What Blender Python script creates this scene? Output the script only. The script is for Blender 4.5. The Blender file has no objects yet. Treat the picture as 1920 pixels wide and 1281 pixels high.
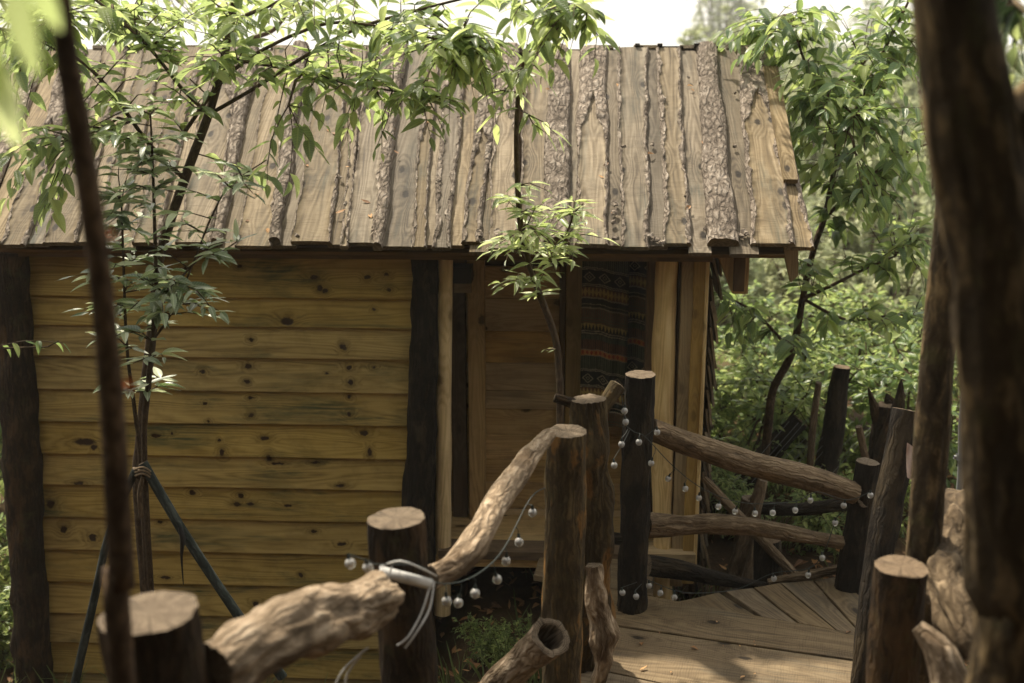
import bpy, math, random
import numpy as np
from mathutils import Vector, Matrix, noise, Quaternion

# ------------------------------------------------------------------ camera, light, exposure
SC = bpy.context.scene
PITCH = math.radians(14.3); FPX = 2133.0; CAMZ = 2.86
cam_d = bpy.data.cameras.new('camera'); cam = bpy.data.objects.new('camera', cam_d)
SC.collection.objects.link(cam); SC.camera = cam
cam_d.lens = 40.0; cam_d.sensor_width = 36.0; cam_d.clip_end = 2000; cam_d.clip_start = 0.05
cam.location = (0, 0, CAMZ); cam.rotation_euler = (math.pi/2 - PITCH, 0, 0)
cam_d.dof.use_dof = True; cam_d.dof.focus_distance = 5.7; cam_d.dof.aperture_fstop = 1.7

SUN_EL = math.radians(58); SUN_AZ = math.radians(-32)      # azimuth measured from +Y (view direction) towards +X
W = bpy.data.worlds.new('World'); SC.world = W; W.use_nodes = True
wn = W.node_tree; wn.nodes.clear()
sky = wn.nodes.new('ShaderNodeTexSky'); sky.sky_type = 'NISHITA'; sky.sun_disc = False
sky.sun_elevation = SUN_EL; sky.sun_rotation = SUN_AZ; sky.air_density = 2.0; sky.dust_density = 6.0
bg1 = wn.nodes.new('ShaderNodeBackground'); bg1.inputs[1].default_value = 0.11
bg2 = wn.nodes.new('ShaderNodeBackground'); bg2.inputs[0].default_value = (1.0, 0.955, 0.875, 1); bg2.inputs[1].default_value = 1.12
mx = wn.nodes.new('ShaderNodeMixShader'); mx.inputs[0].default_value = 0.72      # thin white cloud veil over the sky
ow = wn.nodes.new('ShaderNodeOutputWorld')
wn.links.new(sky.outputs[0], bg1.inputs[0]); wn.links.new(bg1.outputs[0], mx.inputs[1])
wn.links.new(bg2.outputs[0], mx.inputs[2]); wn.links.new(mx.outputs[0], ow.inputs[0])
sd = bpy.data.lights.new('sun', 'SUN'); sd.energy = 5.0; sd.angle = math.radians(2.2); sd.color = (1.0, 0.90, 0.74)
so = bpy.data.objects.new('sun', sd); SC.collection.objects.link(so)
to_sun = Vector((math.sin(SUN_AZ)*math.cos(SUN_EL), math.cos(SUN_AZ)*math.cos(SUN_EL), math.sin(SUN_EL)))
so.rotation_euler = to_sun.to_track_quat('Z', 'Y').to_euler(); so.location = (0, 0, 30)
SC.view_settings.view_transform = 'Standard'; SC.view_settings.look = 'None'
SC.view_settings.exposure = 0.60; SC.view_settings.gamma = 1.0; SC.view_settings.use_curve_mapping = False
SC.cycles.max_bounces = 7; SC.cycles.diffuse_bounces = 3; SC.cycles.glossy_bounces = 2
SC.cycles.transmission_bounces = 6; SC.cycles.transparent_max_bounces = 8; SC.cycles.volume_bounces = 1
SC.cycles.use_denoising = True; SC.cycles.caustics_reflective = False; SC.cycles.caustics_refractive = False
SC.cycles.sample_clamp_indirect = 6

# ------------------------------------------------------------------ helpers
CO = SC.collection
cs, sn = math.cos(PITCH), math.sin(PITCH)
CAM = Vector((0, 0, CAMZ))
def ray(px, py):
    u = (px-960)/FPX; v = (640.5-py)/FPX
    return Vector((u, cs + v*sn, -sn + v*cs))
def P(px, py, Y):                    # the point at distance Y ahead seen at that place of the photograph
    d = ray(px, py); return CAM + d*(Y/d.y)
def PZ(px, py, z):
    d = ray(px, py); return CAM + d*((z-CAMZ)/d.z)
AH = math.radians(2.6)
OH = Vector((0, 6.2, 0)); EX = Vector((math.cos(AH), -math.sin(AH), 0)); EY = Vector((math.sin(AH), math.cos(AH), 0))
def Hl(px, py, yl):                  # a point of the hut, in the hut's own axes
    d = ray(px, py); t = (yl - (CAM-OH).dot(EY))/d.dot(EY); q = CAM + d*t - OH
    return Vector((q.dot(EX), yl, q.z))
RS = math.radians(30.8); EAVE_Y = -0.20
EAVE_Z = Hl(960, 474, EAVE_Y).z
def Rf(px, py):                      # roof plane coordinates (x, s)
    d = ray(px, py); o = CAM-OH
    ol = Vector((o.dot(EX), o.dot(EY), o.z)); dl = Vector((d.dot(EX), d.dot(EY), d.z))
    n = Vector((0, -math.sin(RS), math.cos(RS))); p0 = Vector((0, EAVE_Y, EAVE_Z))
    t = (p0-ol).dot(n)/dl.dot(n); q = ol + dl*t
    return q.x, (q-p0).dot(Vector((0, math.cos(RS), math.sin(RS))))
def nz(x, y, z): return noise.noise(Vector((x, y, z)))
def sm(a, b, x):
    t = min(1, max(0, (x-a)/(b-a))); return t*t*(3-2*t)
def tag(o, label=None, cat=None, group=None, kind=None):
    if label: o['label'] = label
    if cat: o['category'] = cat
    if group: o['group'] = group
    if kind: o['kind'] = kind
    return o
def thing(name, loc, label, cat, group=None, rz=0):
    o = bpy.data.objects.new(name, None); CO.objects.link(o); o.location = loc; o.rotation_euler = (0, 0, rz)
    o.empty_display_size = .1
    return tag(o, label, cat, group)
class MB:
    def __init__(s): s.v = []; s.f = []; s.m = []; s.lp = []; s.sm = []
    def add(s, v, lp=(0, 0, 0)): s.v.append(tuple(v)); s.lp.append(tuple(lp)); return len(s.v)-1
    def face(s, idx, mat=0, smooth=True): s.f.append(tuple(idx)); s.m.append(mat); s.sm.append(smooth)
    def grid(s, pts, lps, mat=0, closed=False, smooth=True, flip=False):   # pts[i][j]
        ids = [[s.add(p, l) for p, l in zip(r, q)] for r, q in zip(pts, lps)]
        n = len(ids[0])
        for i in range(len(ids)-1):
            for j in range(n if closed else n-1):
                k = (j+1) % n
                q = (ids[i][j], ids[i][k], ids[i+1][k], ids[i+1][j])
                mt = mat(i, j) if callable(mat) else mat
                s.face(q[::-1] if flip else q, mt, smooth)
        return ids
    def box(s, a, b, mat=0, axis=2):
        x0, y0, z0 = a; x1, y1, z1 = b
        c = [(x0,y0,z0),(x1,y0,z0),(x1,y1,z0),(x0,y1,z0),(x0,y0,z1),(x1,y0,z1),(x1,y1,z1),(x0,y1,z1)]
        def l(p): return (p[1], p[2], p[0]) if axis == 0 else ((p[0], p[2], p[1]) if axis == 1 else p)
        i = [s.add(p, l(p)) for p in c]
        for q in ((0,3,2,1),(4,5,6,7),(0,1,5,4),(1,2,6,5),(2,3,7,6),(3,0,4,7)): s.face([i[k] for k in q], mat, False)
    def build(s, name, mats, parent=None, origin=None):
        me = bpy.data.meshes.new(name)
        v = np.array(s.v, dtype=np.float64)
        if origin is not None: v = v - np.array(origin)
        me.from_pydata(v.tolist(), [], s.f)
        for m in (mats if isinstance(mats, (list, tuple)) else [mats]): me.materials.append(m)
        me.polygons.foreach_set('material_index', s.m); me.polygons.foreach_set('use_smooth', s.sm)
        a = me.attributes.new('lp', 'FLOAT_VECTOR', 'POINT'); a.data.foreach_set('vector', np.array(s.lp, dtype=np.float32).ravel())
        me.update()
        o = bpy.data.objects.new(name, me); CO.objects.link(o)
        if parent: o.parent = parent
        elif origin is not None: o.location = origin
        return o

# ------------------------------------------------------------------ materials
class NT:
    def __init__(s, name):
        s.m = bpy.data.materials.new(name); s.m.use_nodes = True; s.t = s.m.node_tree; s.t.nodes.clear()
        s.out = s.t.nodes.new('ShaderNodeOutputMaterial')
    def n(s, typ, ins=None, **kw):
        d = s.t.nodes.new('ShaderNode'+typ)
        for k, v in kw.items(): setattr(d, k, v)
        for k, v in (ins or {}).items(): s.put(d.inputs[k], v)
        return d
    def put(s, sock, v):
        if isinstance(v, bpy.types.Node): v = v.outputs[0]
        if isinstance(v, bpy.types.NodeSocket): s.t.links.new(v, sock)
        else: sock.default_value = v
    def ma(s, op, a, b=0.0, c=0.0, clamp=False):
        d = s.n('Math', operation=op, use_clamp=clamp); s.put(d.inputs[0], a); s.put(d.inputs[1], b); s.put(d.inputs[2], c); return d.outputs[0]
    def vm(s, op, a, b=(0, 0, 0)):
        d = s.n('VectorMath', operation=op); s.put(d.inputs[0], a); s.put(d.inputs[1], b)
        return d.outputs['Value'] if op in ('LENGTH', 'DOT_PRODUCT', 'DISTANCE') else d.outputs[0]
    def noise(s, vec, scale, detail=4, rough=.55, dist=0.0):
        return s.n('TexNoise', {'Vector': vec, 'Scale': scale, 'Detail': detail, 'Roughness': rough, 'Distortion': dist}).outputs[0]
    def ramp(s, fac, stops, interp='LINEAR'):
        d = s.n('ValToRGB', {'Fac': fac}); cr = d.color_ramp; cr.interpolation = interp
        while len(cr.elements) < len(stops): cr.elements.new(0.5)
        for e, (p, c) in zip(cr.elements, stops):
            e.position = p; e.color = (*c, 1) if isinstance(c, (tuple, list)) else (c, c, c, 1)
        return d.outputs[0]
    def mix(s, fac, a, b, blend='MIX'):
        d = s.n('Mix', data_type='RGBA', blend_type=blend)
        s.put(d.inputs[0], fac)
        for i, v in ((6, a), (7, b)): s.put(d.inputs[i], (*v, 1) if isinstance(v, tuple) and len(v) == 3 else v)
        return d.outputs[2]
    def remap(s, v, a, b, c=0.0, d=1.0):
        return s.n('MapRange', {'Value': v, 'From Min': a, 'From Max': b, 'To Min': c, 'To Max': d}).outputs[0]
    def bump(s, h, strength=.5, dist=.01, nrm=None):
        d = s.n('Bump', {'Height': h, 'Strength': strength, 'Distance': dist})
        if nrm: s.put(d.inputs['Normal'], nrm)
        return d.outputs[0]
    def bsdf(s, col, rough=.8, nrm=None, spec=.3, **kw):
        d = s.n('BsdfPrincipled'); s.put(d.inputs['Base Color'], (*col, 1) if isinstance(col, tuple) else col)
        s.put(d.inputs['Roughness'], rough); s.put(d.inputs['Specular IOR Level'], spec)
        if nrm is not None: s.put(d.inputs['Normal'], nrm)
        for k, v in kw.items(): s.put(d.inputs[k], v)
        s.t.links.new(d.outputs[0], s.out.inputs[0]); return d
def lpnode(N, rnd=True):
    a = N.n('Attribute', attribute_name='lp').outputs['Vector']
    if not rnd: return a, None
    oi = N.n('ObjectInfo').outputs['Random']
    k = N.n('CombineXYZ', {'X': N.ma('MULTIPLY', oi, 37.0), 'Y': N.ma('MULTIPLY', oi, 91.0), 'Z': N.ma('MULTIPLY', oi, 53.0)})
    return N.vm('ADD', a, k), oi
def stretch(N, v, sx, sy, sz): return N.vm('MULTIPLY', v, (sx, sy, sz))

def wood(name, dark, mid, light, stain=None, stain_amt=.5, knots=1.0, saw=.0, rough=.75, var=.25, bump=.35, knot_list=None, knotcol=None, sat=(.8, 1.15)):
    N = NT(name); lp, oi = lpnode(N); raw, _ = lpnode(N, False)
    warp = N.n('TexNoise', {'Vector': stretch(N, lp, 6, 6, 1.6), 'Scale': 1.0, 'Detail': 2.0}).outputs[1]
    w2 = N.vm('ADD', lp, N.vm('MULTIPLY', N.vm('SUBTRACT', warp, (.5, .5, .5)), (.05, .05, .0)))
    knotcol = knotcol or tuple(c*.35 for c in dark)
    # random knots
    sp = N.n('SeparateXYZ', {'Vector': w2})
    vk = N.n('TexVoronoi', {'Vector': N.n('CombineXYZ', {'X': N.ma('MULTIPLY', sp.outputs[0], 3.6), 'Y': N.ma('MULTIPLY', sp.outputs[2], 1.9)}), 'Scale': 1.0, 'Randomness': 1.0}, feature='F1', voronoi_dimensions='2D')
    jit = N.noise(lp, 60, 2)
    kd = N.ma('ADD', vk.outputs['Distance'], N.ma('MULTIPLY', N.ma('SUBTRACT', jit, .5), .05))
    knot = N.ma('MULTIPLY', N.remap(kd, .078, .045), knots)
    halo = N.remap(kd, .32, .03)
    if knot_list:
        dcur = None; lw = N.vm('ADD', raw, N.vm('MULTIPLY', N.vm('SUBTRACT', N.n('TexNoise', {'Vector': raw, 'Scale': 35.0, 'Detail': 2.0}).outputs[1], (.5, .5, .5)), (.02, .0, .04)))
        for (ax, al, sx, sz) in knot_list:
            q = N.vm('MULTIPLY', N.vm('SUBTRACT', lw, (ax, 0, al)), (1/sx, 0, 1/sz)); dd = N.vm('LENGTH', q)
            dcur = dd if dcur is None else N.ma('MINIMUM', dcur, dd)
        knot = N.remap(dcur, 1.15, .75); halo = N.remap(dcur, 4.0, .8)
        halo = N.ma('POWER', halo, 1.6)
    # growth rings: distance-like field bent around knots
    g = N.ma('ADD', N.noise(stretch(N, w2, 9, 9, .55), 1.0, 1, .4), N.ma('MULTIPLY', halo, .16))
    rings = N.ma('SINE', N.ma('MULTIPLY', g, 95.0)); rings = N.remap(rings, -1, 1)
    fine = N.noise(stretch(N, w2, 140, 140, 4), 1.0, 4, .6)
    streak = N.noise(stretch(N, w2, 22, 22, .9), 1.0, 3, .6)
    f = N.ma('ADD', N.ma('MULTIPLY', rings, .20), N.ma('ADD', N.ma('MULTIPLY', fine, .35), N.ma('MULTIPLY', streak, .6)))
    col = N.ramp(f, [(.28, dark), (.55, mid), (.85, light)])
    if stain:
        st = N.noise(stretch(N, lp, 5, 5, 1.3), 1.0, 5, .62, .4)
        st = N.ma('MULTIPLY', N.remap(st, .52, .68), stain_amt, clamp=True)
        stf = N.ma('MULTIPLY', st, N.remap(N.noise(stretch(N, w2, 60, 60, 2.5), 1.0, 3), .25, .6))
        col = N.mix(stf, col, stain)
    col = N.mix(N.ma('MULTIPLY', halo, .35), col, tuple(c*.6 for c in dark))
    if knot_list:
        streakm = N.ma('MULTIPLY', N.ma('MULTIPLY', halo, N.remap(streak, .45, .62)), .7, clamp=True)
        col = N.mix(streakm, col, tuple(c*.4 for c in dark))
    kr = N.remap(N.ma('SINE', N.ma('MULTIPLY', kd, 260.0)), -1, 1, .6, 1.3)
    col = N.mix(knot, col, knotcol)
    # blotches of dirt
    dirt = N.noise(lp, 7, 6, .65)
    col = N.mix(N.remap(dirt, .5, .85, 0, .5), col, tuple(c*.55 for c in dark))
    # per piece tone
    hs = N.n('HueSaturation', {'Color': col, 'Value': N.remap(oi, 0, 1, 1-var, 1+var), 'Saturation': N.remap(N.ma('FRACT', N.ma('MULTIPLY', oi, 7.3)), 0, 1, *sat)})
    h = N.ma('ADD', N.ma('MULTIPLY', fine, .6), N.ma('MULTIPLY', rings, .15))
    if saw:
        sx = N.n('SeparateXYZ', {'Vector': lp}).outputs[2]
        sw = N.ma('SINE', N.ma('ADD', N.ma('MULTIPLY', sx, 520.0), N.ma('MULTIPLY', N.noise(lp, 8, 2), 22.0)))
        swm = N.ma('MULTIPLY', N.remap(sw, -1, 1), N.remap(N.noise(stretch(N, lp, 10, 10, 40), 1, 2), .35, .65))
        h = N.ma('ADD', h, N.ma('MULTIPLY', swm, saw))
        cc = N.mix(N.ma('MULTIPLY', swm, .22*saw), hs.outputs[0], tuple(c*.5 for c in dark))
    else: cc = hs.outputs[0]
    h = N.ma('SUBTRACT', h, N.ma('MULTIPLY', knot, .6))
    N.bsdf(cc, rough, N.bump(h, bump, .004), .25)
    return N.m

def bark(name, c0, c1, c2, moss=None, scale=1.0, bump=.9, vert=.25, rough=.9, patch=None, patch_amt=.5, dist=.012):
    N = NT(name); lp, oi = lpnode(N)
    lw = N.vm('ADD', lp, N.vm('MULTIPLY', N.vm('SUBTRACT', N.n('TexNoise', {'Vector': lp, 'Scale': 14.0, 'Detail': 3.0}).outputs[1], (.5, .5, .5)), (.04, .04, .06)))
    st = stretch(N, lw, 1, 1, vert)
    v = N.n('TexVoronoi', {'Vector': st, 'Scale': 46.0*scale, 'Randomness': 1.0}, feature='DISTANCE_TO_EDGE')
    plates = N.remap(v.outputs['Distance'], 0.0, .28)
    n1 = N.noise(st, 60*scale, 6, .68); n2 = N.noise(lp, 9*scale, 4, .6); n3 = N.noise(stretch(N, lw, 1, 1, .45), 150*scale, 3, .6)
    h = N.ma('ADD', N.ma('MULTIPLY', plates, .5), N.ma('ADD', N.ma('MULTIPLY', n1, .7), N.ma('MULTIPLY', n3, .25)))
    f = N.ma('ADD', N.ma('MULTIPLY', n1, .55), N.ma('ADD', N.ma('MULTIPLY', n2, .45), N.ma('MULTIPLY', plates, .12)))
    col = N.ramp(f, [(.34, c0), (.56, c1), (.78, c2)])
    if patch:
        pm = N.noise(stretch(N, lw, 1, 1, .35), 9*scale, 4, .6)
        col = N.mix(N.ma('MULTIPLY', N.remap(pm, .53, .6), patch_amt), col, N.mix(n3, patch, tuple(c*.55 for c in patch)))
    if moss:
        mm = N.ma('MULTIPLY', N.remap(N.noise(lp, 11, 5, .7), .55, .72), .7)
        col = N.mix(mm, col, moss)
    hs = N.n('HueSaturation', {'Color': col, 'Value': N.remap(oi, 0, 1, .85, 1.15)})
    N.bsdf(hs.outputs[0], rough, N.bump(h, bump, dist), .2)
    return N.m

def cutend(name, c0, c1, c2):
    N = NT(name); a = N.n('Attribute', attribute_name='lp').outputs['Vector']; oi = N.n('ObjectInfo').outputs['Random']
    xy = stretch(N, a, 1, 1, 0); d = N.vm('LENGTH', xy)
    nn = N.noise(N.vm('ADD', a, N.n('CombineXYZ', {'X': N.ma('MULTIPLY', oi, 30.0)})), 22, 6, .7)
    r = N.remap(N.ma('SINE', N.ma('ADD', N.ma('MULTIPLY', d, 900.0), N.ma('MULTIPLY', nn, 14.0))), -1, 1)
    ang = N.noise(a, 50, 5, .7)
    f = N.ma('ADD', N.ma('MULTIPLY', r, .3), N.ma('ADD', N.ma('MULTIPLY', nn, .5), N.ma('MULTIPLY', ang, .4)))
    col = N.ramp(f, [(.3, c0), (.55, c1), (.8, c2)])
    crack = N.n('TexVoronoi', {'Vector': N.vm('NORMALIZE', N.vm('ADD', xy, (.0005, 0, 0))), 'Scale': 1.7}, feature='DISTANCE_TO_EDGE').outputs['Distance']
    ck = N.ma('MULTIPLY', N.remap(crack, .03, .0), N.remap(nn, .35, .5))
    col = N.mix(ck, col, tuple(c*.3 for c in c0))
    N.bsdf(col, .85, N.bump(N.ma('SUBTRACT', N.ma('ADD', N.ma('MULTIPLY', r, .3), ang), ck), .5, .004), .2)
    return N.m

def leafmat(name, dark, mid, light, rough=.38, trans=.45, tcol=None, spec=.5, coat=0.0):
    N = NT(name); oi = N.n('ObjectInfo').outputs['Random']; ri = N.n('NewGeometry').outputs['Random Per Island']
    f = N.ma('FRACT', N.ma('ADD', oi, ri)); lp = N.n('Attribute', attribute_name='lp').outputs['Vector']
    sx = N.n('SeparateXYZ', {'Vector': lp})
    col = N.ramp(f, [(0, dark), (.5, mid), (.86, light), (1.0, tuple(min(1, c*1.25) for c in light))])
    x = N.ma('ABSOLUTE', sx.outputs[0])
    rib = N.remap(x, .03, .0)
    veins = N.remap(N.ma('SINE', N.ma('MULTIPLY', N.ma('SUBTRACT', sx.outputs[1], N.ma('MULTIPLY', x, .9)), 62.0)), .55, 1.0)
    vv = N.ma('MAXIMUM', rib, N.ma('MULTIPLY', veins, .4))
    col = N.mix(N.ma('MULTIPLY', vv, .45), col, tuple(min(1, c*1.5+.01) for c in light))
    nn = N.noise(N.vm('ADD', lp, N.n('CombineXYZ', {'X': N.ma('MULTIPLY', f, 40.0)})), 9, 3)
    col = N.mix(N.remap(nn, .58, .8, 0, .35), col, tuple(c*.6 for c in dark))
    bsd = N.n('BsdfPrincipled', {'Base Color': col, 'Roughness': rough, 'Specular IOR Level': spec, 'Coat Weight': coat, 'Coat Roughness': .3, 'Normal': N.bump(N.ma('SUBTRACT', 1.0, vv), .35, .05)})
    tr = N.n('BsdfTranslucent', {'Color': N.mix(.5, N.n('HueSaturation', {'Color': col, 'Value': 2.6, 'Saturation': .92}).outputs[0], tcol or light)})
    ms = N.n('MixShader', {0: trans}); N.t.links.new(bsd.outputs[0], ms.inputs[1]); N.t.links.new(tr.outputs[0], ms.inputs[2])
    N.t.links.new(ms.outputs[0], N.out.inputs[0]); return N.m
def plain(name, col, rough=.5, spec=.4, **kw):
    N = NT(name); g = N.n('TexCoord').outputs['Object']
    n = N.noise(g, 40, 4); c = N.mix(N.remap(n, .35, .8, 0, .5), col, tuple(x*.6 for x in col))
    N.bsdf(c, rough, None, spec, **kw); return N.m

M_roof = wood('weathered_roof_wood', (.054, .036, .017), (.172, .124, .062), (.285, .220, .127), stain=(.07, .07, .048), stain_amt=.95, saw=.9, var=.34, sat=(.7, 1.02))
M_roofbark = bark('flaky_grey_bark', (.030, .021, .015), (.20, .162, .125), (.48, .415, .34), bump=1.0, vert=.35, scale=.7, dist=.02)
M_deck = wood('deck_wood', (.070, .047, .024), (.165, .115, .060), (.25, .185, .10), stain=(.075, .065, .045), stain_amt=.7, saw=1.0, var=.12)
M_inner = wood('brown_pine', (.34, .21, .08), (.58, .39, .17), (.70, .50, .24), stain=(.10, .08, .045), stain_amt=.5, var=.15, saw=.2)  # brown tone kept bright to offset weak light in the doorway recess
M_trim = wood('ochre_trim_wood', (.22, .14, .052), (.35, .235, .092), (.45, .31, .13), stain=(.15, .13, .06), stain_amt=.35, var=.1, knots=.4)
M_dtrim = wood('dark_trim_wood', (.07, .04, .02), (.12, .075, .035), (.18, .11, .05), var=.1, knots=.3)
M_peel = wood('peeled_pale_wood', (.42, .27, .10), (.66, .47, .21), (.80, .62, .33), stain=(.35, .2, .09), stain_amt=.4, var=.06, knots=.6, rough=.5)  # peeled wood, paled further to carry the bright light on the jambs
M_darkbark = bark('dark_bark', (.006, .004, .0025), (.026, .016, .008), (.075, .046, .022), moss=(.06, .055, .02), vert=.14, bump=.9, patch=(.16, .09, .035), patch_amt=.4)
M_blackbark = bark('blackened_bark', (.005, .004, .003), (.016, .012, .008), (.045, .034, .022), vert=.10, bump=1.0, patch=(.15, .11, .06), patch_amt=.3)
M_post = bark('stripped_post_wood', (.012, .008, .004), (.055, .038, .017), (.15, .105, .045), moss=(.06, .055, .02), vert=.07, bump=.6, patch=(.30, .155, .045), patch_amt=.75)
M_drift = bark('pale_knobbly_wood', (.035, .023, .013), (.27, .20, .13), (.56, .45, .33), vert=.2, scale=.8, bump=1.0, patch=(.11, .07, .038), patch_amt=.8)
M_gnarl = bark('gnarled_root_wood', (.012, .008, .005), (.12, .085, .05), (.36, .27, .17), vert=.5, scale=.5, bump=1.0, patch=(.012, .009, .006), patch_amt=.9)
M_rail = bark('greybrown_rail_wood', (.03, .02, .012), (.15, .105, .062), (.32, .24, .15), vert=.07, bump=.9)
M_cut = cutend('sawn_end_grain', (.03, .020, .013), (.105, .077, .050), (.23, .178, .122))
M_cutd = cutend('old_end_grain', (.05, .033, .02), (.13, .09, .055), (.22, .16, .10))
M_stem = bark('stem_bark', (.02, .014, .009), (.07, .047, .027), (.14, .10, .06), vert=.2, scale=2.0, bump=.4, dist=.004)
M_redstem = bark('reddish_stem', (.022, .013, .008), (.075, .048, .028), (.18, .118, .068), vert=.5, scale=.8, bump=.5)
M_trunk = bark('trunk_bark', (.012, .008, .005), (.06, .042, .022), (.34, .24, .12), moss=(.07, .062, .022), vert=.25, scale=.5, bump=.8)
M_greenpole = bark('greenish_black_pole', (.012, .015, .012), (.03, .037, .032), (.09, .10, .09), vert=.1, bump=.5)
M_leafA = leafmat('leaf_canopy', (.036, .085, .034), (.10, .175, .052), (.27, .33, .11), rough=.34, trans=.55, tcol=(.52, .56, .20))
M_leafB = leafmat('leaf_sapling_gloss', (.06, .11, .055), (.20, .26, .13), (.52, .56, .36), rough=.5, trans=.3, spec=1.0, coat=.8, tcol=(.25, .36, .05))  # pale base tones put part of the white shine into the colour
M_leafC = leafmat('leaf_fresh', (.12, .18, .07), (.26, .33, .13), (.50, .55, .28), rough=.38, spec=1.0, trans=.42, tcol=(.45, .52, .12))
M_leafD = leafmat('leaf_dark_tree', (.028, .080, .028), (.085, .17, .042), (.26, .32, .09), rough=.36, spec=.8, trans=.45, tcol=(.42, .48, .15))
M_leafE = leafmat('leaf_shrub', (.05, .11, .03), (.16, .24, .06), (.34, .39, .13), rough=.32, trans=.42, tcol=(.42, .46, .16))
M_leafF = leafmat('leaf_distant', (.13, .155, .08), (.25, .28, .14), (.38, .40, .22), rough=.5, trans=.35)  # pale greyed greens put distance haze into the leaf colour
M_leafS = leafmat('leaf_light_block', (.016, .032, .012), (.028, .05, .018), (.04, .07, .025), rough=.6, trans=.12, spec=.2)  # extra dark leaves of the added crown and trees, cutting ambient light
M_dead = leafmat('leaf_litter', (.10, .045, .018), (.26, .12, .04), (.50, .28, .11), rough=.6, trans=.15, tcol=(.4, .2, .08))
M_grass = leafmat('grass_blade', (.03, .05, .012), (.06, .09, .02), (.14, .17, .05), rough=.45, trans=.4)
M_black = plain('matt_black', (.012, .011, .011), .5)
M_cord = plain('dark_cord', (.03, .04, .035), .5)
M_white = plain('white_plastic', (.62, .61, .58), .35)
M_grey = plain('grey_pipe', (.30, .31, .31), .4)
M_pink = plain('pinkish_paper', (.62, .48, .42), .7)
M_orange = plain('orange_petal', (.75, .22, .05), .5)
N = NT('whitened_bulb_glass'); g = N.n('BsdfGlass', {'Roughness': .03, 'IOR': 1.35, 'Color': (.97, .97, .95, 1)})
fr = N.n('BsdfPrincipled', {'Base Color': (.92, .91, .88, 1), 'Roughness': .15, 'Transmission Weight': .3, 'IOR': 1.4}); ms = N.n('MixShader', {0: .5}); N.t.links.new(g.outputs[0], ms.inputs[1]); N.t.links.new(fr.outputs[0], ms.inputs[2]); N.t.links.new(ms.outputs[0], N.out.inputs[0]); M_glass = N.m  # white half puts the bulbs' bright glints into the colour
N = NT('dark_soil'); tc = N.n('TexCoord').outputs['Object']
a1 = N.noise(tc, 3, 8, .7); a2 = N.noise(tc, 40, 5, .7)
c = N.ramp(a1, [(.35, (.03, .02, .012)), (.55, (.10, .062, .032)), (.7, (.07, .075, .03))])
far = N.remap(N.n('SeparateXYZ', {'Vector': tc}).outputs[1], 12, 20)
c = N.mix(far, c, N.ramp(N.noise(tc, .6, 8, .7), [(.35, (.035, .055, .02)), (.65, (.10, .13, .045))]))
N.bsdf(c, .95, N.bump(N.ma('ADD', a1, a2), .8, .05), .1); M_soil = N.m

# ------------------------------------------------------------------ logs, posts, stems
def spline(pts, rad, step):
    pts = [Vector(p) for p in pts]; out = []; rr = []
    n = len(pts)
    for i in range(n-1):
        p0 = pts[max(0, i-1)]; p1 = pts[i]; p2 = pts[i+1]; p3 = pts[min(n-1, i+2)]
        k = max(1, int((p2-p1).length/step))
        for j in range(k):
            t = j/k
            q = .5*((2*p1) + (-p0+p2)*t + (2*p0-5*p1+4*p2-p3)*t*t + (-p0+3*p1-3*p2+p3)*t**3)
            out.append(q); rr.append(rad[i]*(1-t)+rad[i+1]*t)
    out.append(pts[-1]); rr.append(rad[-1]); return out, rr
def frames(path):
    T = [(path[min(i+1, len(path)-1)]-path[max(i-1, 0)]).normalized() for i in range(len(path))]
    u = T[0].orthogonal().normalized(); F = []
    for i, t in enumerate(T):
        u = (u - t*u.dot(t)).normalized(); F.append((u, t.cross(u), t))
    return F
def tube_into(mb, pts, rad, seg=6, step=.05, lump=0, rough=0, seed=0.0, mat=0, fr=5.0, along=.3, lumpf=5.0):
    path, rr = spline(pts, rad, step); F = frames(path); G = []; L = []; s = 0
    for i, (p, r, (u, v, t)) in enumerate(zip(path, rr, F)):
        if i: s += (p-path[i-1]).length
        row = []; lr = []
        for j in range(seg):
            a = 2*math.pi*j/seg; ca, sa = math.cos(a), math.sin(a)
            k = 1.0
            if lump: k += lump*nz(ca*1.0+seed, sa*1.0, s*lumpf+seed*3)
            if rough: k += rough*(nz(ca*fr+seed, sa*fr, s*fr*along*4) + .5*nz(ca*fr*2.3, sa*fr*2.3+seed, s*fr*along*9))
            q = p + (u*ca+v*sa)*(r*k); row.append(q); lr.append((ca*r, sa*r, s+seed))
        G.append(row); L.append(lr)
    ids = mb.grid(G, L, mat, closed=True)
    return ids, path, rr, F, s
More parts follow.
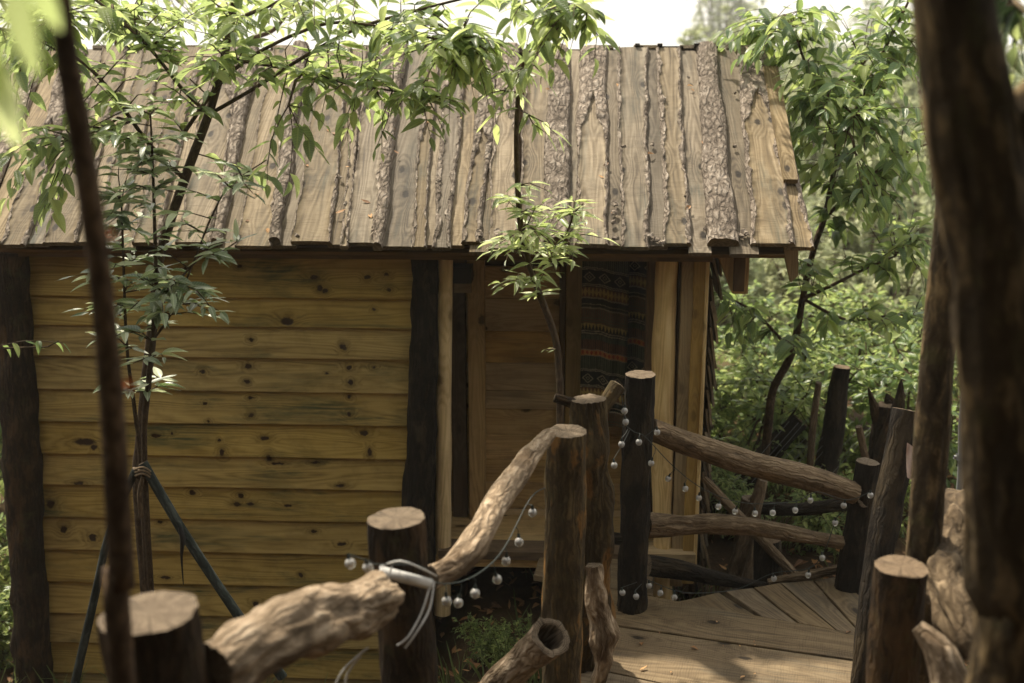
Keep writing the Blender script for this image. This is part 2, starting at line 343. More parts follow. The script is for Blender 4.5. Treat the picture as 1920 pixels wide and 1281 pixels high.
def log(name, pts, rad, mats, parent=None, origin=None, seg=36, step=.025, lump=.16, rough=.08, seed=0.0, cuts=(True, True), cutmat=None, hollow=None,
        fr=5.0, along=.3, lumpf=5.0, cutname='cut_end', tilt=None, label=None):
    """One log as one mesh; each sawn end a child mesh. hollow=(which end, radius fraction, depth)."""
    mb = MB()
    ids, path, rr, F, S = tube_into(mb, pts, rad, seg, step, lump, rough, seed, 0, fr, along, lumpf)
    o0 = origin if origin is not None else (Vector(pts[0]) if parent is None else (0, 0, 0))
    if tilt:                                   # shear the last rings so the sawn end is not square
        n = len(ids)
        for k in range(max(0, n-8), n):
            w = (k-(n-8))/7.0
            for i in ids[k]:
                v = Vector(mb.v[i]); d = v-path[k]
                mb.v[i] = tuple(v + F[k][2]*(d.dot(Vector(tilt))*w))
    ends = []
    for which in (0, 1):
        if not cuts[which]:
            c = mb.add(path[0 if which == 0 else -1]); r = ids[0 if which == 0 else -1]
            for j in range(seg):
                a, b = r[j], r[(j+1) % seg]; mb.face((c, b, a) if which == 0 else (c, a, b))
            continue
        e = MB(); r = [Vector(mb.v[i]) for i in ids[0 if which == 0 else -1]]
        cen = sum(r, Vector())/seg; t = F[0][2]*-1 if which == 0 else F[-1][2]; u, v, _ = F[0 if which == 0 else -1]
        hf = hollow[1] if (hollow and hollow[0] == which) else 0
        fl = [1.0, .96, .8, .6, .4, .2] if not hf else [1.0, .96, (1+hf)/2, hf, hf*.95, hf*.9, hf*.8]
        G = []; L = []
        for q, f in enumerate(fl):
            row = []; lr = []
            for p in r:
                w = cen + (p-cen)*f; d = w-cen
                hgt = .004 if q == 0 else .0015 + .006*nz(w.x*25, w.y*25, w.z*25+seed)
                if hf and q >= 3: hgt = -hollow[2]*(q-3)/3.0
                if q == 0: hgt = 0
                row.append(w + t*hgt); lr.append((d.dot(u), d.dot(v), seed))
            G.append(row); L.append(lr)
        gi = e.grid(G, L, 0, closed=True, flip=(which == 0))
        c = e.add(sum(G[-1], Vector())/seg, (0, 0, seed))
        for j in range(seg):
            a, b = gi[-1][j], gi[-1][(j+1) % seg]; e.face((a, b, c) if which else (b, a, c))
        ends.append(e)
    o = mb.build(name, mats, parent, o0)
    if label: o['label'] = label
    for e in ends:
        e.build(cutname, cutmat or M_cut, o, o0)
    return o

# ------------------------------------------------------------------ ground
def gz(x, y):
    z = -.95 + max(.58*sm(.75, 1.7, x + .12*math.sin(y*2)), .50*sm(-.62, -.22, x + .06*math.sin(y*5))*sm(4.5, 5.5, y)*sm(9, 7, y)) + .08*nz(x*.8, y*.8, 0) + .03*nz(x*3, y*3, 1)
    z += -.03*sm(-4, -9, x)*10*0
    z -= 2.6*sm(9, 26, y) + .9*sm(3.5, 9, x)*sm(12, 4, y)*.4
    z += .8*min(5, max(0, -.2-y))  # unseen rise behind the camera, added to dim the front faces
    z += .021*max(0, y-34) + 1.5*nz(x*.03, y*.03, 3)*sm(15, 60, y)
    return z
mb = MB(); xs = [-150, -100, -70, -45, -30, -22, -14]; xs += [-9+i*.25 for i in range(73)]; xs += [14, 22, 30, 45, 70, 100, 150]
ys = [-20, -11, -5] + [-2+i*.25 for i in range(73)] + [18, 20.5, 23, 26, 30, 35, 42, 50, 60, 75, 95, 120, 150, 190, 235, 280]
mb.grid([[(x, y, gz(x, y)) for x in xs] for y in ys], [[(x, y, 0) for x in xs] for y in ys])
tag(mb.build('ground', M_soil), kind='structure')

# ------------------------------------------------------------------ hut
hut = thing('wooden_hut', OH, 'small wooden hut with rough bark-edged plank roof and yellow pine wall', 'hut', rz=-AH)
# front wall and its boards
ZB = Hl(400, 1330, 0).z
XL = Hl(52, 800, 0).x; XR = Hl(775, 800, 0).x
XE = Hl(1312, 800, 0).x; EZ = EAVE_Z
XLr = XL-.16
DEPTH = 2*(0.2+0) + 2*1.8*.9
wall = MB()
wall.box((XLr, .02, ZB-.2), (XR+.1, .07, EZ+.07), 0, 0)                   # front backing
wall.box((XLr, .07, ZB-.2), (XLr+.06, 3.1, EZ+.05), 0, 1)                 # left side
wall.box((XLr, 3.1, ZB-.2), (XE, 3.16, EZ+.05), 0, 0)                     # rear
front = wall.build('wall', M_dtrim, hut)
knotpx = [(540,602,14,9),(470,637,5,5),(643,651,6,6),(380,697,6,5),(465,687,8,5),(463,715,6,5),(655,690,8,5),(658,717,7,6),(385,757,4,4),(470,747,6,4),(470,778,6,5),
 (655,745,5,4),(655,777,7,6),(392,789,4,3),(292,817,10,5),(322,813,4,3),(160,828,26,8),(178,838,8,7),(410,825,4,3),(417,848,6,8),(497,822,10,5),(505,858,6,9),(683,813,10,6),(693,846,5,10),
 (360,925,7,6),(450,930,7,6),(445,945,9,5),(470,944,7,4),(540,948,12,4),(95,945,9,10),(120,993,9,9),(175,1008,10,9),(588,997,7,4),(565,1078,5,5),(310,1082,12,4),(480,1133,9,7),
 (590,520,10,6),(600,540,6,6),(690,520,7,5),(610,545,6,5),(725,515,6,4),(730,543,6,5),(700,690,5,3),(612,700,3,2),(300,980,5,3),(420,1190,8,6),(240,1120,8,5),(200,1180,9,6),
 (520,870,14,3),(590,868,10,3),(640,1020,9,4),(640,910,9,4),(700,580,4,3),(230,900,16,4),(150,905,12,4),(350,505,6,5),(450,500,6,4)]
kl = []
for (px, py, sx, sy) in knotpx:
    q = Hl(px, py, -.012); kl.append((q.z, q.x, sy*.85/333, sx*.85/333))
M_wall = wood('yellow_pine_boards', (.17, .112, .032), (.41, .285, .092), (.53, .385, .14), stain=(.065, .078, .036), stain_amt=.95, knots=0, var=.05, rough=.6, sat=(.92, 1.06),
              knot_list=kl, knotcol=(.035, .018, .008))
ylines = [484, 558, 613, 671, 734, 795, 856, 914, 975, 1036, 1097, 1156, 1211, 1268, 1330]
yr = random.Random(3)
for i in range(len(ylines)-1):
    zt = Hl(400, ylines[i], -.01).z + .012; zb = Hl(400, ylines[i+1], -.02).z
    if i == 0: zt = EZ+.055
    mb = MB(); n = 60; rows = []; lps = []
    til = yr.uniform(-.004, .002)
    for k in range(n+1):
        x = XL-.04 + (XR+.06-XL)*k/n
        e = .0025*nz(x*3, i*7.1, 0) + .0028*max(0, nz(x*16, i*3.3, 4)) + til*(x-XL)/(XR-XL)
        prof = [(.018, zt+e), (-.002, zt+e), (-.024, zb+.0045+e), (-.021, zb+.001+e), (.01, zb+e)]
        rows.append([(x, y, z) for y, z in prof]); lps.append([(z, y, x) for y, z in prof])
    mb.grid(rows, lps, 0, smooth=False)
    for r, fl in ((rows[0], 1), (rows[-1], 0)):
        ii = [mb.add(p, (p[2], p[1], p[0])) for p in r]; mb.face(ii if fl else ii[::-1], 0, False)
    mb.build('wall_board', M_wall, front)
# corner post left, bark post right of wall, pale trim
pl = [Hl(20, 470, -.06), Hl(28, 640, -.06), Hl(40, 850, -.06), Hl(52, 1050, -.06), Hl(65, 1300, -.06)]
pl = [v+Vector((0, 0, 0)) for v in pl]
log('corner_post', pl, [.10, .095, .105, .1, .115], M_darkbark, hut, seg=30, lump=.22, rough=.12, seed=3.1, label='dark bark corner post at the left end of the wall')
pr = [Hl(797, 482, -.03), Hl(797, 600, -.03), Hl(792, 740, -.03), Hl(788, 880, -.03), Hl(782, 1060, -.03), Hl(780, 1290, -.03)]
log('door_post', pr, [.075, .072, .078, .09, .10, .10], M_blackbark, hut, seg=40, lump=.2, rough=.12, seed=8.4, label='blackish bark slab post between wall and doorway')
def vboard(name, px0, px1, py0, py1, yl, mat, parent=hut, th=.03, label=None, wav=.0):
    a = Hl(px0, py0, yl); b = Hl(px1, py1, yl); c0 = Hl(px0, py1, yl); c1 = Hl(px1, py0, yl)
    xa, xb = (a.x+c0.x)/2, (b.x+c1.x)/2
    mb = MB(); n = 26; rows = []; lps = []; sd = px0*.37
    for k in range(n+1):
        z = b.z + (a.z-b.z)*k/n
        e0 = wav*nz(z*4, sd, 0) + wav*.3*nz(z*18, sd, 3); e1 = wav*nz(z*4, sd+9, 0) + wav*.3*nz(z*18, sd, 7)
        ca = .003
        pr_ = [(xa+e0, yl+th), (xa+e0, yl+ca), (xa+e0+ca, yl), ((xa+xb)/2, yl-.001), (xb+e1-ca, yl), (xb+e1, yl+ca), (xb+e1, yl+th)]
        rows.append([(x, y, z) for x, y in pr_]); lps.append([(x, y, z) for x, y in pr_])
    mb.grid(rows, lps, 0, closed=True, smooth=False, flip=False)
    for r, fl in ((rows[0], 1), (rows[-1], 0)):
        ii = [mb.add(p, p) for p in r]; mb.face(ii[::-1] if fl else ii, 0, False)
    o = mb.build(name, mat, parent)
    if label: o['label'] = label
    return o
log('door_jamb', [Hl(834, 480, .03), Hl(832, 700, .03), Hl(832, 900, .03), Hl(830, 1060, .03), Hl(829, 1150, .03)], [.046, .044, .046, .05, .05], M_peel, hut, seg=20, lump=.1, rough=.03, seed=2,
    label='narrow peeled ochre jamb left of the doorway')
# porch recess: back wall with boards, side walls, ceiling
YI = .62
rec = MB()
xa = Hl(815, 800, .05).x; xb = Hl(1225, 800, .05).x
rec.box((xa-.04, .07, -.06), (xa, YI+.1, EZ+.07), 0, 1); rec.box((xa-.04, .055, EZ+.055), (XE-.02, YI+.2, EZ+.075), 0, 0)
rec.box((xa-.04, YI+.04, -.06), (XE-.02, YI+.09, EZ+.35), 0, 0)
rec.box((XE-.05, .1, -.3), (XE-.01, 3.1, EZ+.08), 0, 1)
for gx in (XLr, XE-.05):
    gab = MB()
    pz = lambda y: EZ + (y-EAVE_Y)*math.tan(RS) - .08
    pr = [(.07, EZ+.05), (.07, pz(.07)), (1.62, pz(1.62)), (3.1, pz(.14)), (3.1, EZ+.05)]
    fa = [gab.add((gx, y, z), (y, 0, z)) for y, z in pr]; fb = [gab.add((gx+.04, y, z), (y, 0, z)) for y, z in pr]
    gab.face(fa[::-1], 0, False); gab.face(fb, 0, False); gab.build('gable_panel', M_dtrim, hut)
back = rec.build('porch_wall', M_dtrim, hut)
zt, zb_ = EZ+.3, 0
yy = [500, 560, 622, 681, 733, 768, 815, 862, 905, 955, 1000]
x0 = Hl(845, 700, YI).x; x1 = Hl(1225, 700, YI).x
for i in range(len(yy)-1):
    a = Hl(1000, yy[i], YI).z; b = Hl(1000, yy[i+1], YI).z
    mb = MB(); n = 24; rows = []; lps = []
    for k in range(n+1):
        x = x0+(x1-x0)*k/n; e = .002*nz(x*5, i, 2)
        prof = [(YI+.03, a-.002+e), (YI+.004, a-.002+e), (YI, a-.008+e), (YI-.002, b+.005+e), (YI+.002, b+.001+e), (YI+.03, b+e)]
        rows.append([(x, y, z) for y, z in prof]); lps.append([(z, y, x) for y, z in prof])
    mb.grid(rows, lps, 0, smooth=False); mb.build('wall_board', M_inner, back)
vboard('door_frame', 847, 874, 470, 1010, YI-.05, M_dtrim, th=.05)  # dark strip standing in for the shaded recess beside the frame
vboard('door_frame', 878, 909, 440, 1010, YI-.09, M_inner, th=.09)
vboard('door_frame', 1060, 1091, 440, 1010, YI-.09, M_trim, th=.09)
vboard('door_frame', 1047, 1059, 440, 1010, YI-.05, M_dtrim, th=.05)
# right jambs
vboard('door_frame', 1207, 1224, 470, 1032, .10, M_dtrim, th=.10)
log('door_jamb', [Hl(1243, 1150, .06), Hl(1243, 1000, .06), Hl(1241, 850, .06), Hl(1243, 700, .06), Hl(1246, 600, .06), Hl(1251, 480, .06)], [.055, .054, .062, .066, .062, .060], M_peel, hut, seg=32, lump=.14, rough=.02, seed=5,
    label='smooth pale peeled log jamb right of the patterned cloth', along=.1)
vboard('jamb_board', 1268, 1292, 478, 1100, .02, M_trim, th=.04, wav=.008, label='waney ochre board right of the pale log')
vboard('jamb_board', 1290, 1313, 478, 1095, -.01, M_trim, th=.04, wav=.006)
vboard('jamb_board', 1262, 1268, 478, 1100, .07, M_dtrim, th=.03)  # dark strip standing in for the shaded gap beside the pale log
vboard('corner_board', 1312, 1318, 478, 1080, -.03, M_peel, th=.12, wav=.001)
# shingles on the right side wall, seen from the edge
sr = random.Random(8)
side = MB(); xr_ = Hl(1316, 800, 0).x
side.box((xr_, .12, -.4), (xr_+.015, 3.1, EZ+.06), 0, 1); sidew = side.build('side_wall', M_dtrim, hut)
shm = []
for v in range(4):
    mb = MB(); w = sr.uniform(.12, .17); L = .24; th = .014
    G = []; LL = []
    for k in range(7):
        t = k/6; z = -L*t; off = .016+.052*t + .006*math.sin(t*3+v)
        wv = w*(1-.12*abs(nz(t*3, v, 0)))
        pr_ = [(off, 0), (off+th, .004), (off+th, wv-.004), (off, wv)]
        G.append([(x, y, z) for x, y in pr_]); LL.append([(y, x, z) for x, y in pr_])
    mb.grid(G, LL, 0, closed=True, smooth=False)
    ii = [mb.add(p, p) for p in G[-1]]; mb.face(ii[::-1], 0, False)
    o = mb.build('shingle', M_roof, sidew); shm.append(o)
first = True; k = 0
for r in range(17):
    z = EZ+.06 - r*.125; y = .06 - sr.uniform(0, .05)
    while y < 2.9:
        src = shm[sr.randrange(4)]
        o = shm[k] if k < 4 else src.copy()
        if k >= 4: CO.objects.link(o); o.parent = sidew
        o.location = (xr_, y, z + sr.uniform(-.015, .015)); o.rotation_euler = (sr.uniform(-.04, .04), sr.uniform(-.05, .05), 0)
        y += sr.uniform(.15, .19); k += 1
# black block under the eave with a wood strip
mb = MB(); a = Hl(829, 497, .28); b = Hl(886, 527, .28); mb.box((a.x, .20, b.z), (b.x, .34, a.z), 0)
bl = mb.build('lamp_box', M_black, hut); bl['label'] = 'small black box hanging at the top left of the doorway'
mb = MB(); a = Hl(852, 527, .30); b = Hl(884, 549, .30); mb.box((a.x, .29, b.z), (b.x, .31, a.z), 0, 0); mb.build('bracket', M_trim, bl)
# beams under the eave, rafters
mb = MB(); xq = Hl(8, 480, -.1).x; xe2 = Hl(1335, 480, -.1).x; mb.box((xq, -.13, EZ-.055), (xe2, -.085, EZ+.015), 0, 0); mb.build('eave_beam', M_dtrim, hut)
mb = MB(); mb.box((XR, -.02, EZ-.07), (XE+.02, .05, EZ+.03), 0, 0); mb.build('lintel', M_trim, hut)
CR, SR = math.cos(RS), math.sin(RS)
def rp(x, s, h): return (x, EAVE_Y + s*CR - h*SR, EZ + s*SR + h*CR)
SL = Rf(1100, 100)[1]
# gable rafters at the overhang
for (q0, q1) in (((1338, 487), (1402, 552)), ((1463, 476), (1496, 530))):
    a = Hl(q0[0], q0[1], -.02); b = Hl(q1[0], q1[1], -.02); w = b.x-a.x
    mb = MB(); big = w > .12
    poly = [(a.x, EZ+.02), (b.x+.0, EZ+.02), (b.x, b.z+.0), (b.x-w*.42, b.z+.002)] if big else [(a.x+.01, EZ+.02), (b.x-.01, EZ+.02), (b.x, b.z+.04), (b.x-w*.35, b.z)]
    f0 = [mb.add((x, -.02, z), (x, 0, z)) for x, z in poly]; f1 = [mb.add((x, .10 if big else .03, z), (x, .1, z)) for x, z in poly]
    mb.face(f0[::-1], 0, False); mb.face(f1, 0, False)
    for i in range(4): j = (i+1) % 4; mb.face((f0[i], f0[j], f1[j], f1[i]), 0, False)
    mb.build('rafter_end', M_trim if not big else M_inner, hut)
if True:
    a = Hl(1376, 490, -.05); b = Hl(1405, 552, -.05)
    mb = MB(); mb.box((a.x+.005, -.05, b.z+.015), (b.x-.03, .12, EZ+.02), 0, 2); mb.build('rafter_end', M_dtrim, hut)
# roof: sheathing on both slopes + boards
xl_r = Rf(-190, 470)[0]; xr_r = Rf(1523, 470)[0]
mb = MB()
def slab(x0, x1, s0, s1, h0, h1, back=False):
    pts = []
    for s, h in ((s0, h0), (s1, h0), (s1, h1), (s0, h1)):
        p = rp(0, s, h); y, z = p[1], p[2]
        if back: yrg = rp(0, SL, 0)[1]; y = 2*yrg - y
        pts.append((y, z))
    i0 = [mb.add((x0, y, z), (y, z, x0)) for y, z in pts]; i1 = [mb.add((x1, y, z), (y, z, x1)) for y, z in pts]
    mb.face(i0, 0, False); mb.face(i1[::-1], 0, False)
    for i in range(4): j = (i+1) % 4; mb.face((i0[i], i1[i], i1[j], i0[j]), 0, False)
slab(xl_r, xr_r-.14, .03, SL-.01, -.05, -.03); slab(xl_r, xr_r-.1, .03, SL-.01, -.05, -.004, True)
roof = mb.build('roof', M_dtrim, hut)
def roof_board(ex0, ex1, rx0, rx1, h, seed, bl=.0, br=.0, full=False, ws=None, th=.024, s0=None, s1=None, wob=.010, mat=M_roof, pxtop=100, pxbot=472):
    """ex: eave px edges, rx: ridge px edges, bl/br bark widths (m), ws: fraction of the length above which bark covers the face"""
    e0, e1 = Rf(ex0, pxbot)[0], Rf(ex1, pxbot)[0]; r0, r1 = Rf(rx0, pxtop)[0], Rf(rx1, pxtop)[0]
    rnd = random.Random(seed)
    sb = Rf(960, pxbot)[1] if s0 is None else s0; st = Rf(1100, pxtop)[1] if s1 is None else s1
    sb += rnd.uniform(-.036, .028) if s0 is None else 0; st += rnd.uniform(-.012, .018) if s1 is None else 0
    n = max(12, int((st-sb)/.015)); mb = MB(); G = []; L = []; K = 9; Wd = 5
    cur = rnd.uniform(-.25, .25)
    for k in range(n+1):
        t = k/n; s = sb+(st-sb)*t
        w1 = wob*(1.6*nz(s*2.2, seed*1.7, 0) + .5*nz(s*9, seed*1.7, 5) + .22*nz(s*30, seed, 9))
        w2 = wob*(1.6*nz(s*2.2, seed*1.7+40, 0) + .5*nz(s*9, seed*1.7+40, 5) + .22*nz(s*30, seed+9, 9))
        if not (bl or full): w1 *= .5
        if not (br or full): w2 *= .5
        xl = e0+(r0-e0)*t + w1; xr = e1+(r1-e1)*t + w2; W_ = xr-xl
        b1 = 1.8*bl*(1+1.2*nz(s*4, seed+3, 1)+.7*nz(s*17, seed+3, 6)+.35*nz(s*50, seed+3, 6)); b2 = 1.8*br*(1+1.2*nz(s*4, seed+13, 1)+.7*nz(s*17, seed+5, 6)+.35*nz(s*50, seed+3, 9))
        if ws is not None:
            q = sm(ws-.10, ws+.22, t+.05*nz(s*10, seed, 8)); b1 += q*W_*.5; b2 += q*W_*.5
        if full: b1 = b2 = W_*.5
        b1 = max(.0015, b1); b2 = max(.0015, b2)
        if b1+b2 > W_*.992: k_ = W_*.992/(b1+b2); b1 *= k_; b2 *= k_
        pr_ = [(xl+.006, 0), (xl, th*.35)]
        def bh(x, u):   # bark surface height
            edge = min(1, u*2.2)
            rg = nz(x*22, s*9, seed) + 1.0*abs(nz(x*40, s*14, seed+2)) + .25*nz(x*120, s*45, seed+4)
            fl = .0075*math.floor(2.4*(nz(x*16, s*6, seed+7)+.3*nz(x*50, s*30, seed+7)+1))
            hgt = th*(.35+.65*edge) + .004*min(1, b1/.01) + (.0055*rg + fl*.5-.004)*min(1, max(b1, b2)/.02)
            if full or b1 > W_*.3:
                cc = (x-xl)/W_*2-1; hgt += (.034 if full else .014)*math.sqrt(max(0, 1-cc*cc))
            return hgt
        for j in range(K):
            u = j/(K-1); x = xl+b1*u; pr_.append((x, bh(x, u if b1 < W_*.3 else (u*3 if u < .33 else 1))))
        xa_, xb_ = xl+b1+.0008, xr-b2-.0008
        for j in range(Wd):
            u = j/(Wd-1); x = xa_+(xb_-xa_)*u; pr_.append((x, bh(x, 1) if (xb_-xa_) < W_*.06 else th + .0025*math.sin(u*math.pi)*(1+cur)+.0012*nz(x*8, s*3, seed)))
        for j in range(K):
            u = 1-j/(K-1); x = xr-b2*u; pr_.append((x, bh(x, u if b2 < W_*.3 else (u*3 if u < .33 else 1))))
        pr_ += [(xr, th*.35), (xr-.006, 0)]
        twist = cur*.004*math.sin(t*3)
        G.append([rp(x, s, h+y+twist) for x, y in pr_]); L.append([(x, y, s) for x, y in pr_])
    m = len(G[0])
    def mt(i, j):
        return 0 if (2+K <= j < 2+K+Wd-1) or j == m-1 else (1 if (bl or full or ws is not None) and j < 2+K else (1 if (br or full or ws is not None) and j >= 2+K+Wd-1 else 0))
    mb.grid(G, L, mt, closed=True, smooth=True)
    for r, l, fl in ((G[0], L[0], 1), (G[-1], L[-1], 0)):
        ii = [mb.add(p, q) for p, q in zip(r, l)]; mb.face(ii[::-1] if fl else ii, 0, False)
    # sharp board edges between wood top and sides
    o = mb.build('roof_board', [mat, M_roofbark], roof)
    return o
B0, B1, B2 = 0.0, .024, .046
# (eave x0,x1, ridge x0,x1, height, bark left, bark right, full bark, cathedral start)
T = [
 (1470,1525,1400,1450,B0,.0,.012,0,None),(1406,1487,1382,1440,B1,.012,.012,0,.62),
 (1366,1420,1335,1386,B0,0,0,0,None),(1326,1384,1304,1342,B1,0,0,1,None),(1290,1332,1270,1310,B0,0,0,0,None),
 (1246,1294,1231,1275,B1,.012,.012,0,None),(1210,1252,1205,1236,B0,0,0,0,None),(1164,1219,1155,1212,B1,.008,.010,0,None),
 (1136,1172,1128,1160,B0,0,0,0,None),(1079,1142,1086,1136,B1,.006,.008,0,.55),(1064,1084,1064,1090,B0,.0,.006,0,None),
 (1018,1071,1030,1070,B1,0,0,1,None),(972,1022,988,1034,B0,.006,.006,0,None),
 (917,974,930,972,B1,.006,.010,0,.6),(880,925,935,960,B0,0,0,0,None),(862,905,905,938,B1,.012,.012,0,.45),(836,870,880,915,B0,0,0,0,None),
 (812,846,836,878,B1,.014,.012,0,None),(778,818,806,842,B0,.008,0,0,None),(772,800,800,824,B1,.010,.006,0,None),
 (716,781,752,806,B0,0,.008,0,None),(700,722,742,764,B1,0,0,1,None),(650,708,690,748,B1,.004,.014,0,.7),
 (614,658,654,696,B0,.008,.010,0,None),(640,654,672,690,B1,.006,.006,0,None),(548,620,604,660,B1,.004,.008,0,None),
 (505,556,566,610,B0,0,0,0,None),(505,528,552,580,B1,.0,.0,1,None),(446,512,514,560,B1,.004,.010,0,None),
 (410,452,486,520,B0,0,0,0,None),(398,420,462,488,B1,0,0,1,None),(330,400,404,466,B1,.006,.010,0,.66),
 (296,338,380,410,B0,0,0,0,None),(250,300,340,384,B1,.008,.012,0,None),(216,256,308,344,B0,0,0,0,None),
 (176,226,270,312,B1,.008,.008,0,None),(140,182,240,276,B0,0,0,0,None),(80,146,196,246,B1,.010,.012,0,None),
 (40,90,160,202,B0,0,0,0,None),(6,52,130,164,B1,.010,.012,0,.5),(-40,14,98,136,B0,0,0,0,None),(-84,-44,60,100,B1,0,0,1,None),
 (-140,-78,20,66,B0,.01,.01,0,None),(-185,-135,-20,26,B1,.012,.012,0,None)]
for i, (a, b, c, d, h, bl_, br_, fu, ws) in enumerate(T):
    roof_board(a, b, c, d, h, 11.3+i*3.7, bl_, br_, bool(fu), ws, wob=.013 if (bl_ or br_ or fu) else .006, th=.024 if not fu else .018)
o = roof_board(1466, 1493, 1427, 1456, B2, 400.5, 0, 0, False, None, wob=.002, pxtop=144, pxbot=357, s0=Rf(1480, 357)[1], s1=Rf(1440, 144)[1], th=.03)
o['label'] = 'short clean-edged plank nailed over the right end of the roof'
# boards of the rear slope, plain and shared
RY = rp(0, SL, 0)[1]
mb = MB(); mb.box((-.085, -SL/2-.03, 0), (.085, SL/2, .024), 0, 1); o0 = mb.build('rear_roof_board', M_roof, roof)
x = xl_r+.1; k = 0
while x < xr_r-.1:
    o = o0 if k == 0 else o0.copy()
    if k: CO.objects.link(o); o.parent = roof
    zc = (EZ + SL*SR/2); o.location = (x, RY + SL*CR/2+.01, zc + (k % 2)*.026 - .01); o.rotation_euler = (-RS, 0, math.pi*0)
    x += .15; k += 1
# little offcuts along the ridge
for (a, b, y) in ((1232, 1280, 99), (1300, 1345, 99), (236, 262, 104), (300, 330, 104), (1190, 1205, 99)):
    xa_ = Rf(a, 100)[0]; xb_ = Rf(b, 100)[0]
    mb = MB(); z = EZ+SL*SR; mb.box((xa_, RY-.03, z+.03), (xb_, RY+.06, z+.045), 0, 0); mb.box((xa_, RY-.05, z+.045), (xa_+.03, RY+.0, z+.062), 0, 0)
    mb.build('ridge_offcut', M_blackbark, roof)
# loose bark flakes lying on the roof boards
fr_ = random.Random(5)
for (px, py, sz) in ((1152,395,.05),(1149,430,.035),(1153,460,.04),(1151,412,.05),(1222,284,.035),(1376,188,.02),(1375,288,.025),(1320,443,.03),(1283,382,.012),(1215,455,.05),(1228,462,.05),(1240,468,.04),(1395,450,.05),
                     (900,452,.05),(935,450,.06),(650,395,.03),(640,345,.03),(1168,288,.03),(1385,455,.05),(755,160,.03),(1290,158,.02),(560,455,.03)):
    x, s = Rf(px, py); mb = MB(); n = 9; a0 = fr_.uniform(0, 3); cvals = []
    G = []; L = []
    for q in range(4):
        u = q/3-.5; row = []
        for j in range(5):
            v = j/4-.5; w = .42*(1-.5*abs(u)*2*fr_.uniform(.6, 1.2))
            dx, ds = u*sz, v*sz*w*2
            row.append(rp(x+dx*math.cos(a0)-ds*math.sin(a0), s+dx*math.sin(a0)+ds*math.cos(a0), .05 + .008*(1-4*v*v)+fr_.uniform(0, .002)))
        G.append(row); L.append([(p[0], p[1], p[2]) for p in row])
    mb.grid(G, L, 0, smooth=False)
    mb2 = [tuple(Vector(p)-Vector((0, -SR*.006, CR*.006))) for r in G for p in r]
    mb.grid([[mb2[r*5+c] for c in range(5)] for r in range(4)], L, 0, smooth=False, flip=True)
    mb.build('bark_flake', M_roofbark, roof)

# ------------------------------------------------------------------ patterned cloth
def cloth_col(u, v):
    """u across 0..1, v down in metres of cloth; returns woven colour"""
    dk = (.032, .034, .03); pale = (.46, .39, .27); org = (.62, .28, .10); yel = (.58, .44, .17); grn = (.13, .14, .09); red = (.42, .07, .04); brn = (.20, .10, .06)
    vv = v % .62; k = u*1.0
    def stripes(f, a, b): return a if (vv*f) % 1 < .5 else b
    if vv < .04: c = yel if abs((k*14) % 1-.5)*2 > (vv/.04) else dk
    elif vv < .10: c = stripes(70, pale, dk) if (vv-.04) < .03 else (grn if (k*30) % 1 < .6 else dk)
    elif vv < .16: c = brn if (k*26) % 1 < .7 else dk
    elif vv < .20:
        d = abs(((k*11) % 1)-.5)*2 + abs((vv-.18)/.02)*.9; c = red if d < .7 else org
        if vv < .164 or vv > .196: c = pale
    elif vv < .28: c = grn if (k*24) % 1 < .6 else dk
    elif vv < .30: c = stripes(110, pale, dk)
    elif vv < .38:
        d = abs(((k*3.2) % 1)-.5)*2 + abs((vv-.34)/.04); c = pale if (.62 < d < .78 or .2 < d < .3) else dk
    elif vv < .40: c = stripes(100, pale, dk)
    elif vv < .46:
        d = abs(((k*13) % 1)-.5)*2 - abs((vv-.43)/.03); c = yel if d > 0 else brn
    elif vv < .53: c = stripes(48, pale, dk) if (vv-.46) % .03 < .015 else dk
    elif vv < .58: c = brn if (k*22) % 1 < .6 else grn
    else: c = stripes(60, grn, brn)
    return c
mb = MB(); G = []; L = []; cols = []
NXc, NZc = 150, 300
x0 = Hl(1090, 600, .40).x; x1 = Hl(1212, 600, .40).x; z0 = EZ+.08; z1 = Hl(1120, 800, .40).z
for i in range(NZc+1):
    t = i/NZc; z = z0+(z1-z0)*t; row = []; l = []
    for j in range(NXc+1):
        u = j/NXc; fold = .018*math.sin(u*9+.5)+ .012*math.sin(u*23+t*1.5) + (.05*sm(.66, .80, u))
        row.append((x0+(x1-x0)*u, .40+fold, z)); l.append((u, 0, t))
        sag = .018*math.sin(u*4.2+.6)-.03*u
        nn = .9+.25*nz(u*40, t*60, 0)
        c = cloth_col(u*1.35, (z0-z)+sag+ (.11 if u > .72 else 0)); cols += [c[0]*nn, c[1]*nn, c[2]*nn, 1]
    G.append(row); L.append(l)
mb.grid(G, L, 0)
mb.grid([[ (p[0], p[1]+.004, p[2]) for p in r] for r in (G[0], G[NZc])], [L[0], L[NZc]], 0, flip=True); cols += [.02, .02, .02, 1]*(2*(NXc+1))
N = NT('woven_cloth'); at = N.n('Attribute', attribute_name='weave').outputs['Color']; lp, oi = lpnode(N)
wv = N.noise(stretch(N, lp, 260, 1, 700), 1.0, 2)
N.bsdf(N.mix(N.remap(wv, .4, .7, 0, .5), at, (.01, .01, .01)), .9, N.bump(wv, .4, .003), .1); M_cloth = N.m
mb_o = thing('patterned_cloth', OH + EX*((x0+x1)/2) + EY*.40 + Vector((0, 0, z1)), 'dark woven cloth with orange and yellow patterned bands hanging in the hut doorway', 'curtain', rz=-AH)
for k in range(len(mb.v)): v = mb.v[k]; mb.v[k] = (v[0]-(x0+x1)/2, v[1]-.40, v[2]-z1)
clo = mb.build('cloth_panel', M_cloth, mb_o)
ca = clo.data.attributes.new('weave', 'FLOAT_COLOR', 'POINT'); ca.data.foreach_set('color', np.array(cols, dtype=np.float32))
